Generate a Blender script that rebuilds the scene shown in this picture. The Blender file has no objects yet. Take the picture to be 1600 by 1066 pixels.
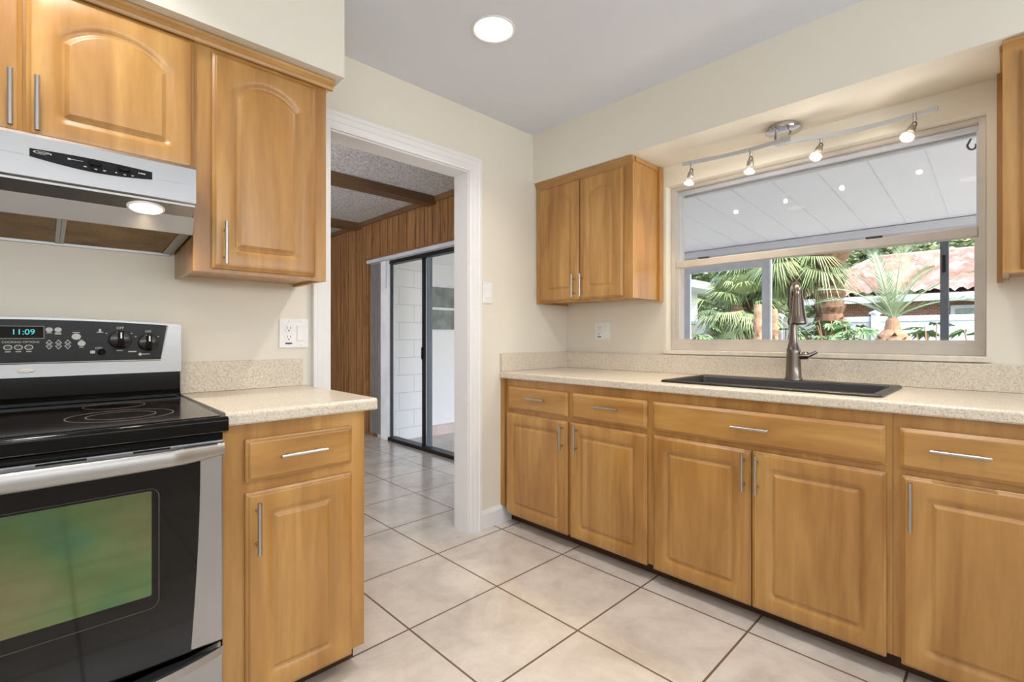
import bpy, bmesh, math, random
from mathutils import Vector, Matrix
random.seed(7)
PI = math.pi
scene = bpy.context.scene
COL = scene.collection

# ------------------------------------------------------------------ camera
cd = bpy.data.cameras.new('camera'); cam = bpy.data.objects.new('camera', cd); COL.objects.link(cam)
CAMH = 1.1247
th = 0.7981
cam.location = (0, 0, CAMH)
cam.rotation_euler = (PI/2, 0, th - PI/2)
cd.sensor_width = 36; cd.lens = 754.18*36/1600
cd.shift_y = -(533-526.38)/1600
cd.clip_start = 0.02; cd.clip_end = 300
scene.camera = cam

# ------------------------------------------------------------------ exposure, sky, sun, big lights
scene.view_settings.view_transform = 'Standard'
scene.view_settings.look = 'None'
scene.view_settings.gamma = 1
scene.view_settings.use_curve_mapping = False
scene.view_settings.exposure = 0.0

w = bpy.data.worlds.new('sky'); scene.world = w; w.use_nodes = True
wn = w.node_tree.nodes; wl = w.node_tree.links
sky = wn.new('ShaderNodeTexSky'); sky.sky_type = 'NISHITA'
sky.sun_elevation = math.radians(55); sky.sun_rotation = math.radians(200); sky.sun_disc = False
sky.air_density = 1.0; sky.dust_density = 4.0; sky.ozone_density = 0.8
bg = wn['Background']; bg.inputs['Strength'].default_value = 1.05
wl.new(sky.outputs['Color'], bg.inputs['Color'])

def lamp(name, kind, loc, energy, color, rot=(0, 0, 0), size=0.1, **kw):
    ld = bpy.data.lights.new(name, kind); lo = bpy.data.objects.new(name, ld); COL.objects.link(lo)
    lo.location = loc; lo.rotation_euler = rot; ld.energy = energy; ld.color = color
    if kind == 'AREA':
        ld.shape = kw.get('shape', 'DISK'); ld.size = size
        if 'size_y' in kw: ld.size_y = kw['size_y']
        if 'spread' in kw: ld.spread = kw['spread']
    elif kind in ('POINT', 'SPOT'):
        ld.shadow_soft_size = size
        if kind == 'SPOT':
            ld.spot_size = kw.get('spot', 1.5); ld.spot_blend = kw.get('blend', 0.5)
    return lo

sun = lamp('sun', 'SUN', (0, 0, 20), 1.8, (1.0, 0.94, 0.86))
sun.rotation_euler = Vector((-0.25, -0.40, -1.0)).to_track_quat('-Z', 'Y').to_euler()
sun.data.angle = math.radians(2)
# soft fill lamps added out of view; the walls behind them have no openings
lamp('rear_fill', 'AREA', (-2.3, -0.4, 1.35), 8, (0.84, 0.93, 1.0), rot=(0, -PI/2, 0), size=2.0, shape='RECTANGLE', size_y=2.6)
lamp('side_fill', 'AREA', (0.2, -2.1, 1.66), 82, (0.88, 0.94, 1.0), rot=(PI/2+0.55, 0, 0), size=4.6, shape='RECTANGLE', size_y=0.7)
lamp('family_room_fill', 'AREA', (-0.75, 2.42, 1.35), 115, (0.94, 0.96, 1.0), rot=(PI/2, 0, 0), size=2.4, shape='RECTANGLE', size_y=2.4)  # added fill to brighten the far room, hidden behind the doorway wall

# ------------------------------------------------------------------ materials
MATS = {}
def srgb(r, g, b):
    f = lambda c: (c/255/12.92) if c/255 <= 0.04045 else ((c/255+0.055)/1.055)**2.4
    return (f(r), f(g), f(b), 1)

class NT:
    def __init__(s, name):
        s.m = bpy.data.materials.new(name); s.m.use_nodes = True
        s.n = s.m.node_tree.nodes; s.l = s.m.node_tree.links
        s.b = s.n['Principled BSDF']; MATS[name] = s.m
    def node(s, t, **kw):
        x = s.n.new(t)
        for k, v in kw.items():
            if k.startswith('i_'): x.inputs[k[2:].replace('_', ' ')].default_value = v
            else: setattr(x, k, v)
        return x
    def link(s, a, b): s.l.new(a, b)
    def set(s, **kw):
        for k, v in kw.items(): s.b.inputs[k.replace('_', ' ')].default_value = v
    def coords(s, scale=(1, 1, 1), loc=(0, 0, 0), kind='Object', rot=(0, 0, 0)):
        tc = s.node('ShaderNodeTexCoord'); mp = s.node('ShaderNodeMapping')
        mp.inputs['Scale'].default_value = scale; mp.inputs['Location'].default_value = loc
        mp.inputs['Rotation'].default_value = rot
        s.link(tc.outputs[kind], mp.inputs['Vector']); return mp.outputs['Vector']
    def noise(s, vec, scale, detail=4, rough=0.55, dist=0.0):
        n = s.node('ShaderNodeTexNoise'); n.inputs['Scale'].default_value = scale
        n.inputs['Detail'].default_value = detail; n.inputs['Roughness'].default_value = rough
        n.inputs['Distortion'].default_value = dist
        s.link(vec, n.inputs['Vector']); return n.outputs['Fac']
    def ramp(s, fac, stops):
        r = s.node('ShaderNodeValToRGB'); e = r.color_ramp.elements
        e[0].position, e[0].color = stops[0]; e[1].position, e[1].color = stops[-1]
        for p, c in stops[1:-1]:
            k = e.new(p); k.color = c
        s.link(fac, r.inputs['Fac']); return r.outputs['Color']
    def mix(s, fac, a, b, mode='MIX'):
        m = s.node('ShaderNodeMix', data_type='RGBA', blend_type=mode)
        for sock, v in ((m.inputs[0], fac), (m.inputs[6], a), (m.inputs[7], b)):
            if isinstance(v, (int, float, tuple)): sock.default_value = v
            else: s.link(v, sock)
        return m.outputs[2]
    def math(s, op, a, b=0.0):
        m = s.node('ShaderNodeMath', operation=op)
        for sock, v in ((m.inputs[0], a), (m.inputs[1], b)):
            if isinstance(v, (int, float)): sock.default_value = v
            else: s.link(v, sock)
        return m.outputs[0]
    def bump(s, h, strength=0.2, dist=0.01):
        b = s.node('ShaderNodeBump'); b.inputs['Strength'].default_value = strength
        b.inputs['Distance'].default_value = dist
        s.link(h, b.inputs['Height']); s.link(b.outputs['Normal'], s.b.inputs['Normal'])
    def color(s, c):
        if isinstance(c, tuple): s.b.inputs['Base Color'].default_value = c
        else: s.link(c, s.b.inputs['Base Color'])

def plain(name, c, rough=0.5, metal=0.0, nscale=None, namt=0.08, spec=0.5, **kw):
    t = NT(name); t.set(Roughness=rough, Metallic=metal, Specular_IOR_Level=spec, **kw)
    v = t.coords()
    n = t.noise(v, nscale or 6, 3)
    d = tuple(x*(1-namt) for x in c[:3])+(1,); e = tuple(min(1, x*(1+namt)) for x in c[:3])+(1,)
    t.color(t.ramp(n, [(0.3, d), (0.7, e)]))
    return t.m

def painted(name, c, rough=0.6, bscale=180, bstr=0.08):
    t = NT(name); t.set(Roughness=rough); v = t.coords()
    n = t.noise(v, 2.0, 2)
    d = tuple(x*0.97 for x in c[:3])+(1,)
    t.color(t.ramp(n, [(0.3, d), (0.7, c)]))
    t.bump(t.noise(v, bscale, 2), bstr, 0.002)
    return t.m

painted('wall_paint', srgb(232, 226, 212))
painted('ceiling_paint', srgb(226, 231, 240), 0.8, 90, 0.25)
painted('trim_white', srgb(236, 236, 236), 0.35, 40, 0.01)
t = NT('popcorn'); t.set(Roughness=0.95); v = t.coords()
n = t.noise(v, 75, 3, 0.7)
t.color(t.ramp(n, [(0.36, srgb(150, 146, 143)), (0.50, srgb(206, 203, 201)), (0.66, srgb(228, 226, 224))])); t.bump(n, 1.0, 0.012)

def wood(name, axis, c1, c2, c3, rough=0.38):
    t = NT(name); t.set(Roughness=rough, Coat_Weight=0.55, Coat_Roughness=0.28)
    sc = {'z': (9, 9, 1.0), 'x': (1.0, 9, 9), 'y': (9, 1.0, 9), 'xy': (1.0, 1.0, 9)}[axis]
    tc = t.node('ShaderNodeTexCoord'); oi = t.node('ShaderNodeObjectInfo')
    add = t.node('ShaderNodeVectorMath', operation='ADD'); sc2 = t.node('ShaderNodeVectorMath', operation='SCALE')
    cmb = t.node('ShaderNodeCombineXYZ')
    for i in range(3): t.link(oi.outputs['Random'], cmb.inputs[i])
    t.link(cmb.outputs[0], sc2.inputs[0]); sc2.inputs['Scale'].default_value = 7.3
    t.link(tc.outputs['Object'], add.inputs[0]); t.link(sc2.outputs[0], add.inputs[1])
    mp = t.node('ShaderNodeMapping'); mp.inputs['Scale'].default_value = sc
    t.link(add.outputs[0], mp.inputs['Vector'])
    n1 = t.noise(mp.outputs[0], 1.1, 3, 0.5, 0.8)
    n2 = t.noise(mp.outputs[0], 7.0, 5, 0.6, 0.2)
    base = t.ramp(n1, [(0.32, c1), (0.52, c2), (0.72, c3)])
    dk = t.ramp(n2, [(0.35, (0.86, 0.84, 0.8, 1)), (0.6, (1, 1, 1, 1))])
    t.color(t.mix(0.75, base, dk, 'MULTIPLY'))
    return t.m
W1, W2, W3 = srgb(162, 112, 51), srgb(184, 135, 69), srgb(201, 155, 88)
wood('maple_v', 'z', W1, W2, W3); wood('maple_h', 'xy', W1, W2, W3)
painted('toe_dark', srgb(70, 45, 26), 0.6)

t = NT('laminate'); t.set(Roughness=0.3); v = t.coords()
n1 = t.noise(v, 170, 3, 0.7); n2 = t.noise(v, 60, 2); n3 = t.noise(v, 330, 2)
c = t.ramp(n1, [(0.30, srgb(168, 154, 136)), (0.45, srgb(212, 201, 184)), (0.65, srgb(230, 222, 208))])
c = t.mix(t.ramp(n3, [(0.60, (0, 0, 0, 1)), (0.68, (1, 1, 1, 1))]), c, srgb(150, 130, 105))
c = t.mix(t.math('MULTIPLY', n2, 0.3), c, srgb(222, 208, 184))
t.color(c)

# tile floor : 18 inch tiles on the room's own grid
T0X, T0Y, TS = 1.4697, 2.0616, 0.457
t = NT('floor_tile'); t.set(Coat_Weight=0.7, Coat_Roughness=0.16); v = t.coords(loc=(-T0X+20*TS, -T0Y+20*TS, 0), kind='Object')
br = t.node('ShaderNodeTexBrick', offset=0.0, squash=1.0)
br.inputs['Scale'].default_value = 1.0; br.inputs['Mortar Size'].default_value = 0.0042
br.inputs['Mortar Smooth'].default_value = 0.15
br.inputs['Brick Width'].default_value = TS; br.inputs['Row Height'].default_value = TS
br.inputs['Color1'].default_value = (0.45, 0.45, 0.45, 1); br.inputs['Color2'].default_value = (0.62, 0.62, 0.62, 1)
br.inputs['Mortar'].default_value = (0, 0, 0, 1)
t.link(v, br.inputs['Vector'])
n1 = t.noise(v, 3.2, 5, 0.6, 0.6); n2 = t.noise(v, 14, 4, 0.65, 0.5)
tile = t.ramp(n1, [(0.30, srgb(190, 180, 170)), (0.50, srgb(210, 201, 191)), (0.70, srgb(222, 214, 205))])
tile = t.mix(0.5, tile, t.ramp(n2, [(0.34, (0.86, 0.82, 0.8, 1)), (0.6, (1, 1, 1, 1))]), 'MULTIPLY')
tile = t.mix(0.16, tile, br.outputs['Color'], 'OVERLAY')
t.color(t.mix(br.outputs['Fac'], tile, srgb(106, 84, 64)))
t.link(t.mix(br.outputs['Fac'], (0.22, 0.22, 0.22, 1), (0.8, 0.8, 0.8, 1)), t.b.inputs['Roughness'])
t.bump(t.math('SUBTRACT', 1.0, br.outputs['Fac']), 0.5, 0.002)

# wood panelling, random plank widths along Y
t = NT('panelling'); t.set(Roughness=0.45)
tc = t.node('ShaderNodeTexCoord'); sp = t.node('ShaderNodeSeparateXYZ'); t.link(tc.outputs['Object'], sp.inputs[0])
yy = t.math('ADD', sp.outputs['Y'], sp.outputs['X'])
vo = t.node('ShaderNodeTexVoronoi', voronoi_dimensions='1D', feature='DISTANCE_TO_EDGE'); vo.inputs['Scale'].default_value = 7.0
t.link(yy, vo.inputs['W'])
vc = t.node('ShaderNodeTexVoronoi', voronoi_dimensions='1D', feature='F1'); vc.inputs['Scale'].default_value = 7.0
t.link(yy, vc.inputs['W'])
vv = t.coords(scale=(14, 14, 0.9)); ng = t.noise(vv, 2.2, 5, 0.6, 0.6)
c = t.ramp(ng, [(0.30, srgb(116, 80, 46)), (0.52, srgb(152, 110, 68)), (0.72, srgb(174, 130, 86))])
bw = t.node('ShaderNodeRGBToBW'); t.link(vc.outputs['Color'], bw.inputs[0])
c = t.mix(0.5, c, t.ramp(bw.outputs[0], [(0.2, (0.72, 0.7, 0.68, 1)), (0.8, (1, 1, 1, 1))]), 'MULTIPLY')
gr = t.ramp(vo.outputs['Distance'], [(0.015, (1, 1, 1, 1)), (0.05, (0, 0, 0, 1))])
t.color(t.mix(gr, c, srgb(58, 34, 18)))
wood('beam_wood', 'x', srgb(84, 60, 34), srgb(100, 74, 44), srgb(116, 88, 54), 0.6)
wood('strip_wood', 'y', srgb(92, 64, 36), srgb(112, 80, 48), srgb(128, 94, 58), 0.6)
wood('casing_wood', 'y', srgb(128, 84, 50), srgb(146, 98, 60), srgb(160, 112, 72), 0.5)

def metal(name, c, rough, stretch=(1, 60, 60), amt=0.12):
    t = NT(name); t.set(Metallic=1.0); t.color(c)
    n = t.noise(t.coords(scale=stretch), 6, 3)
    r = t.node('ShaderNodeMapRange'); r.inputs['To Min'].default_value = rough-amt/2; r.inputs['To Max'].default_value = rough+amt/2
    t.link(n, r.inputs['Value']); t.link(r.outputs[0], t.b.inputs['Roughness'])
    return t.m
metal('stainless', srgb(170, 169, 169), 0.36)
metal('stainless_dull', srgb(176, 174, 172), 0.42)
metal('nickel', srgb(186, 181, 175), 0.34, (30, 30, 30), 0.02)
metal('chrome', srgb(190, 186, 184), 0.12, (20, 20, 20), 0.05)
metal('gunmetal', srgb(128, 118, 110), 0.25, (40, 40, 2), 0.1)
metal('aluminium', srgb(200, 200, 202), 0.45, (20, 3, 20), 0.1)
metal('dark_aluminium', srgb(70, 72, 76), 0.45, (20, 3, 20), 0.1)
plain('frame_beige', srgb(198, 191, 182), 0.45)
plain('frame_grey', srgb(200, 203, 210), 0.5)
plain('stile_grey', srgb(122, 132, 142), 0.45)
plain('post_grey', srgb(92, 96, 104), 0.5)
plain('black_gloss', srgb(14, 13, 13), 0.10, nscale=3, spec=0.22)
plain('black_glass', srgb(13, 12, 11), 0.05, nscale=3, spec=0.38)
plain('black_panel', srgb(38, 40, 40), 0.3, spec=0.2)
plain('black_matte', srgb(20, 20, 21), 0.55, spec=0.2)
plain('knob_black', srgb(34, 28, 26), 0.2)
plain('legend', srgb(190, 190, 188), 0.5)
plain('badge', srgb(236, 230, 218), 0.3)
plain('composite_black', srgb(30, 30, 32), 0.35, nscale=200, namt=0.2)
plain('switch_white', srgb(238, 238, 236), 0.35)
plain('slot_dark', srgb(70, 66, 64), 0.6)
plain('slot_blue', srgb(70, 76, 110), 0.6)
plain('blind_grey', srgb(158, 154, 152), 0.6)
plain('sill_marble', srgb(226, 216, 200), 0.3, nscale=30)
plain('hook_dark', srgb(70, 72, 76), 0.5)

t = NT('cooktop'); t.set(Roughness=0.09, Specular_IOR_Level=0.3); v = t.coords()
n = t.noise(v, 140, 3, 0.7); n2 = t.noise(v, 9, 4)
c = t.ramp(t.math('MULTIPLY', n, n2), [(0.26, srgb(20, 16, 14)), (0.42, srgb(66, 54, 46))])
t.color(c)
plain('burner_ring', srgb(118, 104, 92), 0.3, nscale=60, namt=0.3)

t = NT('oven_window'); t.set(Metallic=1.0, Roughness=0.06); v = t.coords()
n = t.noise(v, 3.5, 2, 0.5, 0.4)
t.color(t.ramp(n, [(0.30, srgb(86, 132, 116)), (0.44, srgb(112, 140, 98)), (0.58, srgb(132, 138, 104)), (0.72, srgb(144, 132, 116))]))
t = NT('grease_filter'); t.set(Metallic=0.75); v = t.coords()
n = t.noise(v, 260, 2, 0.8); n2 = t.noise(v, 8, 4)
t.color(t.mix(0.6, t.ramp(n2, [(0.3, srgb(122, 88, 40)), (0.7, srgb(178, 138, 78))]), t.ramp(n, [(0.35, (0.25, 0.22, 0.18, 1)), (0.65, (1, 1, 1, 1))]), 'MULTIPLY'))
t.set(Roughness=0.5); t.bump(n, 0.6, 0.003)

def emit(name, c, s, base=(1, 1, 1, 1)):
    t = NT(name); t.color(base)
    t.b.inputs['Emission Color'].default_value = c; t.b.inputs['Emission Strength'].default_value = s
    return t.m
emit('lens_white', (1, 0.96, 0.9, 1), 7.0)
emit('bulb_warm', (1, 0.82, 0.56, 1), 6.0)
emit('hood_lens', (1, 0.84, 0.58, 1), 5.0)
emit('digit_cyan', srgb(90, 215, 225), 1.1, (0, 0, 0, 1))

t = NT('glass'); t.n.remove(t.b)
o = t.n['Material Output']; gl = t.node('ShaderNodeBsdfGlossy'); gl.inputs['Roughness'].default_value = 0.0
tr = t.node('ShaderNodeBsdfTransparent'); tr.inputs['Color'].default_value = (0.98, 0.98, 0.98, 1)
fr = t.node('ShaderNodeFresnel'); fr.inputs['IOR'].default_value = 1.28
ge = t.node('ShaderNodeNewGeometry')
fk = t.math('MULTIPLY', fr.outputs[0], t.math('SUBTRACT', 1.0, ge.outputs['Backfacing']))
ms = t.node('ShaderNodeMixShader'); t.link(fk, ms.inputs[0]); t.link(tr.outputs[0], ms.inputs[1]); t.link(gl.outputs[0], ms.inputs[2])
t.link(ms.outputs[0], o.inputs['Surface'])
t = NT('obscure_glass'); t.set(Roughness=0.2); v = t.coords(); n = t.noise(v, 90, 2)
t.color(t.ramp(t.noise(v, 5, 3), [(0.3, srgb(112, 120, 116)), (0.7, srgb(160, 170, 166))])); t.bump(n, 0.8, 0.01)
t = NT('halo_glass'); t.set(Roughness=0.05); t.b.inputs['Transmission Weight'].default_value = 0.9
t.b.inputs['Emission Color'].default_value = (1, 0.85, 0.6, 1); t.b.inputs['Emission Strength'].default_value = 0.05

t = NT('block_wall'); t.set(Roughness=0.7); v = t.coords(rot=(PI/2, 0, 0), loc=(0, 0, 0))
tc = t.node('ShaderNodeTexCoord'); sp = t.node('ShaderNodeSeparateXYZ'); cb = t.node('ShaderNodeCombineXYZ')
t.link(tc.outputs['Object'], sp.inputs[0]); t.link(t.math('ADD', sp.outputs['X'], 10.02), cb.inputs[0]); t.link(t.math('ADD', sp.outputs['Z'], 2.0+0.001), cb.inputs[1])
br = t.node('ShaderNodeTexBrick', offset=0.5); br.inputs['Scale'].default_value = 1; br.inputs['Mortar Size'].default_value = 0.004
br.inputs['Brick Width'].default_value = 0.406; br.inputs['Row Height'].default_value = 0.206; br.inputs['Mortar Smooth'].default_value = 0.3
t.link(cb.outputs[0], br.inputs['Vector'])
t.color(t.mix(br.outputs['Fac'], srgb(247, 248, 249), srgb(214, 217, 220)))
t.bump(t.math('SUBTRACT', 1.0, br.outputs['Fac']), 0.5, 0.004)
painted('stucco_white', srgb(246, 247, 248), 0.7)
painted('lanai_roof', srgb(226, 227, 232), 0.6, 12, 0.05)
plain('seam_grey', srgb(212, 213, 218), 0.6)
plain('concrete', srgb(206, 198, 190), 0.75, nscale=8)
plain('curb_pink', srgb(222, 204, 194), 0.7)
plain('lawn', srgb(98, 112, 76), 0.9, nscale=20, namt=0.3)
plain('vinyl_white', srgb(236, 240, 246), 0.4)
plain('fence_white', srgb(196, 201, 212), 0.5)
plain('roof_pale', srgb(196, 206, 214), 0.7)
t = NT('clay_tile'); t.set(Roughness=0.8); v = t.coords()
t.color(t.ramp(t.noise(v, 3.0, 4), [(0.3, srgb(160, 110, 98)), (0.5, srgb(188, 144, 132)), (0.7, srgb(208, 174, 164))]))
t = NT('brick'); t.set(Roughness=0.85)
tc = t.node('ShaderNodeTexCoord'); sp = t.node('ShaderNodeSeparateXYZ'); cb = t.node('ShaderNodeCombineXYZ')
t.link(tc.outputs['Object'], sp.inputs[0]); t.link(t.math('ADD', sp.outputs['Y'], sp.outputs['X']), cb.inputs[0]); t.link(sp.outputs['Z'], cb.inputs[1])
br = t.node('ShaderNodeTexBrick'); br.inputs['Scale'].default_value = 4.5
br.inputs['Color1'].default_value = srgb(142, 96, 80); br.inputs['Color2'].default_value = srgb(112, 74, 64); br.inputs['Mortar'].default_value = srgb(170, 150, 138)
t.link(cb.outputs[0], br.inputs['Vector']); t.color(br.outputs['Color'])
def leafm(name, a, b, rough=0.5):
    t = NT(name); t.set(Roughness=rough); v = t.coords()
    t.color(t.ramp(t.noise(v, 2.5, 4), [(0.3, a), (0.7, b)]))
leafm('leaf_fan', srgb(92, 112, 70), srgb(150, 164, 112)); leafm('leaf_date', srgb(112, 134, 100), srgb(166, 182, 150))
leafm('leaf_broad', srgb(66, 96, 62), srgb(112, 142, 90)); leafm('leaf_tree', srgb(84, 104, 66), srgb(136, 152, 98))
leafm('leaf_dark', srgb(70, 92, 60), srgb(112, 130, 86))
plain('trunk_brown', srgb(112, 84, 62), 0.9, nscale=12, namt=0.4)
plain('trunk_pale', srgb(160, 128, 100), 0.9, nscale=20, namt=0.25)

# ------------------------------------------------------------------ object helpers
CUR = [Vector((0, 0, 0))]
def link_mesh(name, bm, mat, parent=None, smooth=False, origin=None):
    bmesh.ops.recalc_face_normals(bm, faces=bm.faces)
    org = CUR[0] if origin is None else Vector(origin)
    bmesh.ops.translate(bm, verts=bm.verts, vec=-org)
    me = bpy.data.meshes.new(name); bm.to_mesh(me); bm.free()
    me.materials.append(MATS[mat])
    if smooth:
        me.polygons.foreach_set('use_smooth', [True]*len(me.polygons))
        try: me.set_sharp_from_angle(angle=math.radians(40))
        except Exception: pass
    o = bpy.data.objects.new(name, me); COL.objects.link(o)
    if parent is not None: o.parent = parent
    else: o.location = org
    return o
def thing(name, label, cat, loc, group=None):
    o = bpy.data.objects.new(name, None); COL.objects.link(o); o.location = loc
    o.empty_display_size = 0.05
    o['label'] = label; o['category'] = cat
    if group: o['group'] = group
    CUR[0] = Vector(loc); return o
def tag(o, label, cat, group=None, kind=None):
    o['label'] = label; o['category'] = cat
    if group: o['group'] = group
    if kind: o['kind'] = kind
    return o
def struct(name, bm, mat, label, cat, smooth=False):
    o = link_mesh(name, bm, mat, None, smooth, (0, 0, 0)); o['kind'] = 'structure'
    o['label'] = label; o['category'] = cat; return o
def sthing(name, label, cat):
    o = thing(name, label, cat, (0, 0, 0)); o['kind'] = 'structure'; return o

def B(): return bmesh.new()
def box(bm, x0, x1, y0, y1, z0, z1, bev=0.0, seg=2):
    x0, x1 = sorted((x0, x1)); y0, y1 = sorted((y0, y1)); z0, z1 = sorted((z0, z1))
    vs = [bm.verts.new((x, y, z)) for x in (x0, x1) for y in (y0, y1) for z in (z0, z1)]
    fs = [(0, 1, 3, 2), (4, 6, 7, 5), (0, 4, 5, 1), (2, 3, 7, 6), (0, 2, 6, 4), (1, 5, 7, 3)]
    f = [bm.faces.new([vs[i] for i in q]) for q in fs]
    if bev > 0:
        es = list({e for q in f for e in q.edges})
        bmesh.ops.bevel(bm, geom=es, offset=bev, segments=seg, profile=0.5, affect='EDGES')
    return bm
def boxes(*L, bev=0.0):
    bm = B()
    for q in L: box(bm, *q, bev=bev)
    return bm
def prism(bm, pts, axis, a0, a1):
    """pts: 2-D outline in the other two axes (in xyz order), extruded along axis from a0 to a1."""
    def mk(p, a):
        if axis == 'x': return (a, p[0], p[1])
        if axis == 'y': return (p[0], a, p[1])
        return (p[0], p[1], a)
    A = [bm.verts.new(mk(p, a0)) for p in pts]; C = [bm.verts.new(mk(p, a1)) for p in pts]
    n = len(pts)
    bm.faces.new(A); bm.faces.new(C[::-1])
    for i in range(n): bm.faces.new((A[i], A[(i+1) % n], C[(i+1) % n], C[i]))
    return bm
def frame_of(d):
    d = d.normalized(); u = Vector((0, 0, 1)) if abs(d.z) < 0.95 else Vector((1, 0, 0))
    a = d.cross(u).normalized(); return a, a.cross(d).normalized()
def tube(bm, pts, r, n=12, cap=True, flat=1.0):
    pts = [Vector(p) for p in pts]; R = r if isinstance(r, (list, tuple)) else [r]*len(pts)
    rings = []; pa = None
    for i, p in enumerate(pts):
        d = (pts[min(i+1, len(pts)-1)]-pts[max(i-1, 0)])
        a, b = frame_of(d)
        if pa is not None:
            a = (pa - pa.dot(d.normalized())*d.normalized())
            a = a.normalized() if a.length > 1e-6 else frame_of(d)[0]
            b = a.cross(d.normalized()).normalized()
        pa = a
        rings.append([bm.verts.new(p + (a*math.cos(2*PI*k/n) + b*math.sin(2*PI*k/n)*flat)*R[i]) for k in range(n)])
    for i in range(len(rings)-1):
        for k in range(n): bm.faces.new((rings[i][k], rings[i][(k+1) % n], rings[i+1][(k+1) % n], rings[i+1][k]))
    if cap: bm.faces.new(rings[0][::-1]); bm.faces.new(rings[-1])
    return bm
def lathe(bm, c, prof, axis='z', n=32, sx=1.0, sy=1.0):
    """prof: (radius, height along axis). Closed with caps where the radius is not 0."""
    c = Vector(c)
    def mk(r, h, k):
        a = 2*PI*k/n; p, q = r*math.cos(a)*sx, r*math.sin(a)*sy
        return c + {'z': Vector((p, q, h)), 'y': Vector((p, h, q)), 'x': Vector((h, p, q))}[axis]
    rings = []
    for r, h in prof:
        rings.append([bm.verts.new(mk(r, h, k)) for k in range(n)] if r > 1e-6 else [bm.verts.new(mk(0, h, 0))])
    for a, b in zip(rings, rings[1:]):
        for k in range(n):
            k2 = (k+1) % n
            if len(a) == 1 and len(b) == 1: continue
            if len(a) == 1: bm.faces.new((a[0], b[k], b[k2]))
            elif len(b) == 1: bm.faces.new((a[k], a[k2], b[0]))
            else: bm.faces.new((a[k], a[k2], b[k2], b[k]))
    closed = prof[0] == prof[-1]
    if len(rings[0]) > 1 and not closed: bm.faces.new(rings[0][::-1])
    if len(rings[-1]) > 1 and not closed: bm.faces.new(rings[-1])
    return bm
def xform(bm, M):
    bmesh.ops.transform(bm, matrix=M, verts=bm.verts); return bm
def txt(name, s, size, mat, parent, loc, rot, align='CENTER', depth=0.0004):
    cu = bpy.data.curves.new(name, 'FONT'); cu.body = s; cu.size = size; cu.extrude = depth
    cu.align_x = align; cu.align_y = 'CENTER'
    tmp = bpy.data.objects.new(name, cu); COL.objects.link(tmp)
    bpy.context.view_layer.update()
    me = bpy.data.meshes.new_from_object(tmp.evaluated_get(bpy.context.evaluated_depsgraph_get()))
    bpy.data.objects.remove(tmp)
    me.materials.clear(); me.materials.append(MATS[mat])
    o = bpy.data.objects.new(name, me); COL.objects.link(o); o.parent = parent
    o.location = Vector(loc)-CUR[0]; o.rotation_euler = rot; return o

# door panels: side 'L' = face looks to -Y (left wall run), side 'R' = face looks to -X (window wall run)
def outline(u0, u1, z0, z1, r, rise=0.0, k=6, m=20):
    P = []
    def arc(cx, cz, a0, a1):
        for i in range(k+1):
            a = a0+(a1-a0)*i/k; P.append((cx+r*math.cos(a), cz+r*math.sin(a)))
    arc(u0+r, z0+r, PI, 1.5*PI); arc(u1-r, z0+r, 1.5*PI, 2*PI)
    if rise <= 0:
        arc(u1-r, z1-r, 0, PI/2)
        a, b = P[-1], (u0+r, z1)
        for i in range(1, m): P.append((a[0]+(b[0]-a[0])*i/m, z1))
        arc(u0+r, z1-r, PI/2, PI)
    else:
        um = (u0+u1)/2; w_ = (u1-u0)/2-r; be = 2*math.atan(rise/w_)
        for _ in range(4):
            w2 = w_ + r*math.sin(be); be = 2*math.atan(rise/w2)
        R = w2/math.sin(be); zc = z1-rise-r*math.cos(be)
        arc(u1-r, zc, 0, PI/2-be)
        for i in range(1, m):
            f = be - 2*be*i/m
            P.append((um+R*math.sin(f), z1-R+R*math.cos(f)))
        arc(u0+r, zc, PI/2+be, PI)
    return P
def put(side, u, dep, z, face):
    """face = coordinate of the face-frame plane; dep = how far it stands proud of it."""
    return (u, face-dep, z) if side == 'L' else (face-dep, u, z)
def door_bm(side, u0, u1, z0, z1, face, rise=0.0, inset=0.052, th_=0.02, flat=False):
    u0, u1 = sorted((u0, u1)); bm = B(); loops = []
    def add(ins, dep, r, rs=0.0):
        loops.append([bm.verts.new(put(side, u, dep, z, face)) for u, z in outline(u0+ins, u1-ins, z0+ins, z1-ins, r, rs)])
    add(0, 0.0005, 0.004); add(0, th_-0.0095, 0.004); add(0.0025, th_-0.0070, 0.005); add(0.0065, th_-0.0058, 0.006); add(0.0085, th_-0.0030, 0.006); add(0.0105, th_-0.0006, 0.006); add(0.013, th_, 0.006)
    if not flat:
        add(inset-0.002, th_, 0.026, rise); add(inset+0.005, th_-0.0014, 0.023, rise); add(inset+0.013, th_-0.0060, 0.018, rise)
        add(inset+0.018, th_-0.0086, 0.013, rise); add(inset+0.0225, th_-0.0092, 0.008, rise); add(inset+0.0240, th_-0.0090, 0.003, rise)
        add(inset+0.0330, th_-0.0004, 0.002, rise*0.96); add(inset+0.035, th_, 0.002, rise*0.96)
    else:
        add(0.016, th_, 0.006)
    for a, b in zip(loops, loops[1:]):
        n = len(a)
        for i in range(n): bm.faces.new((a[i], a[(i+1) % n], b[(i+1) % n], b[i]))
    bm.faces.new(loops[0][::-1]); bm.faces.new(loops[-1])
    return bm
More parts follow.
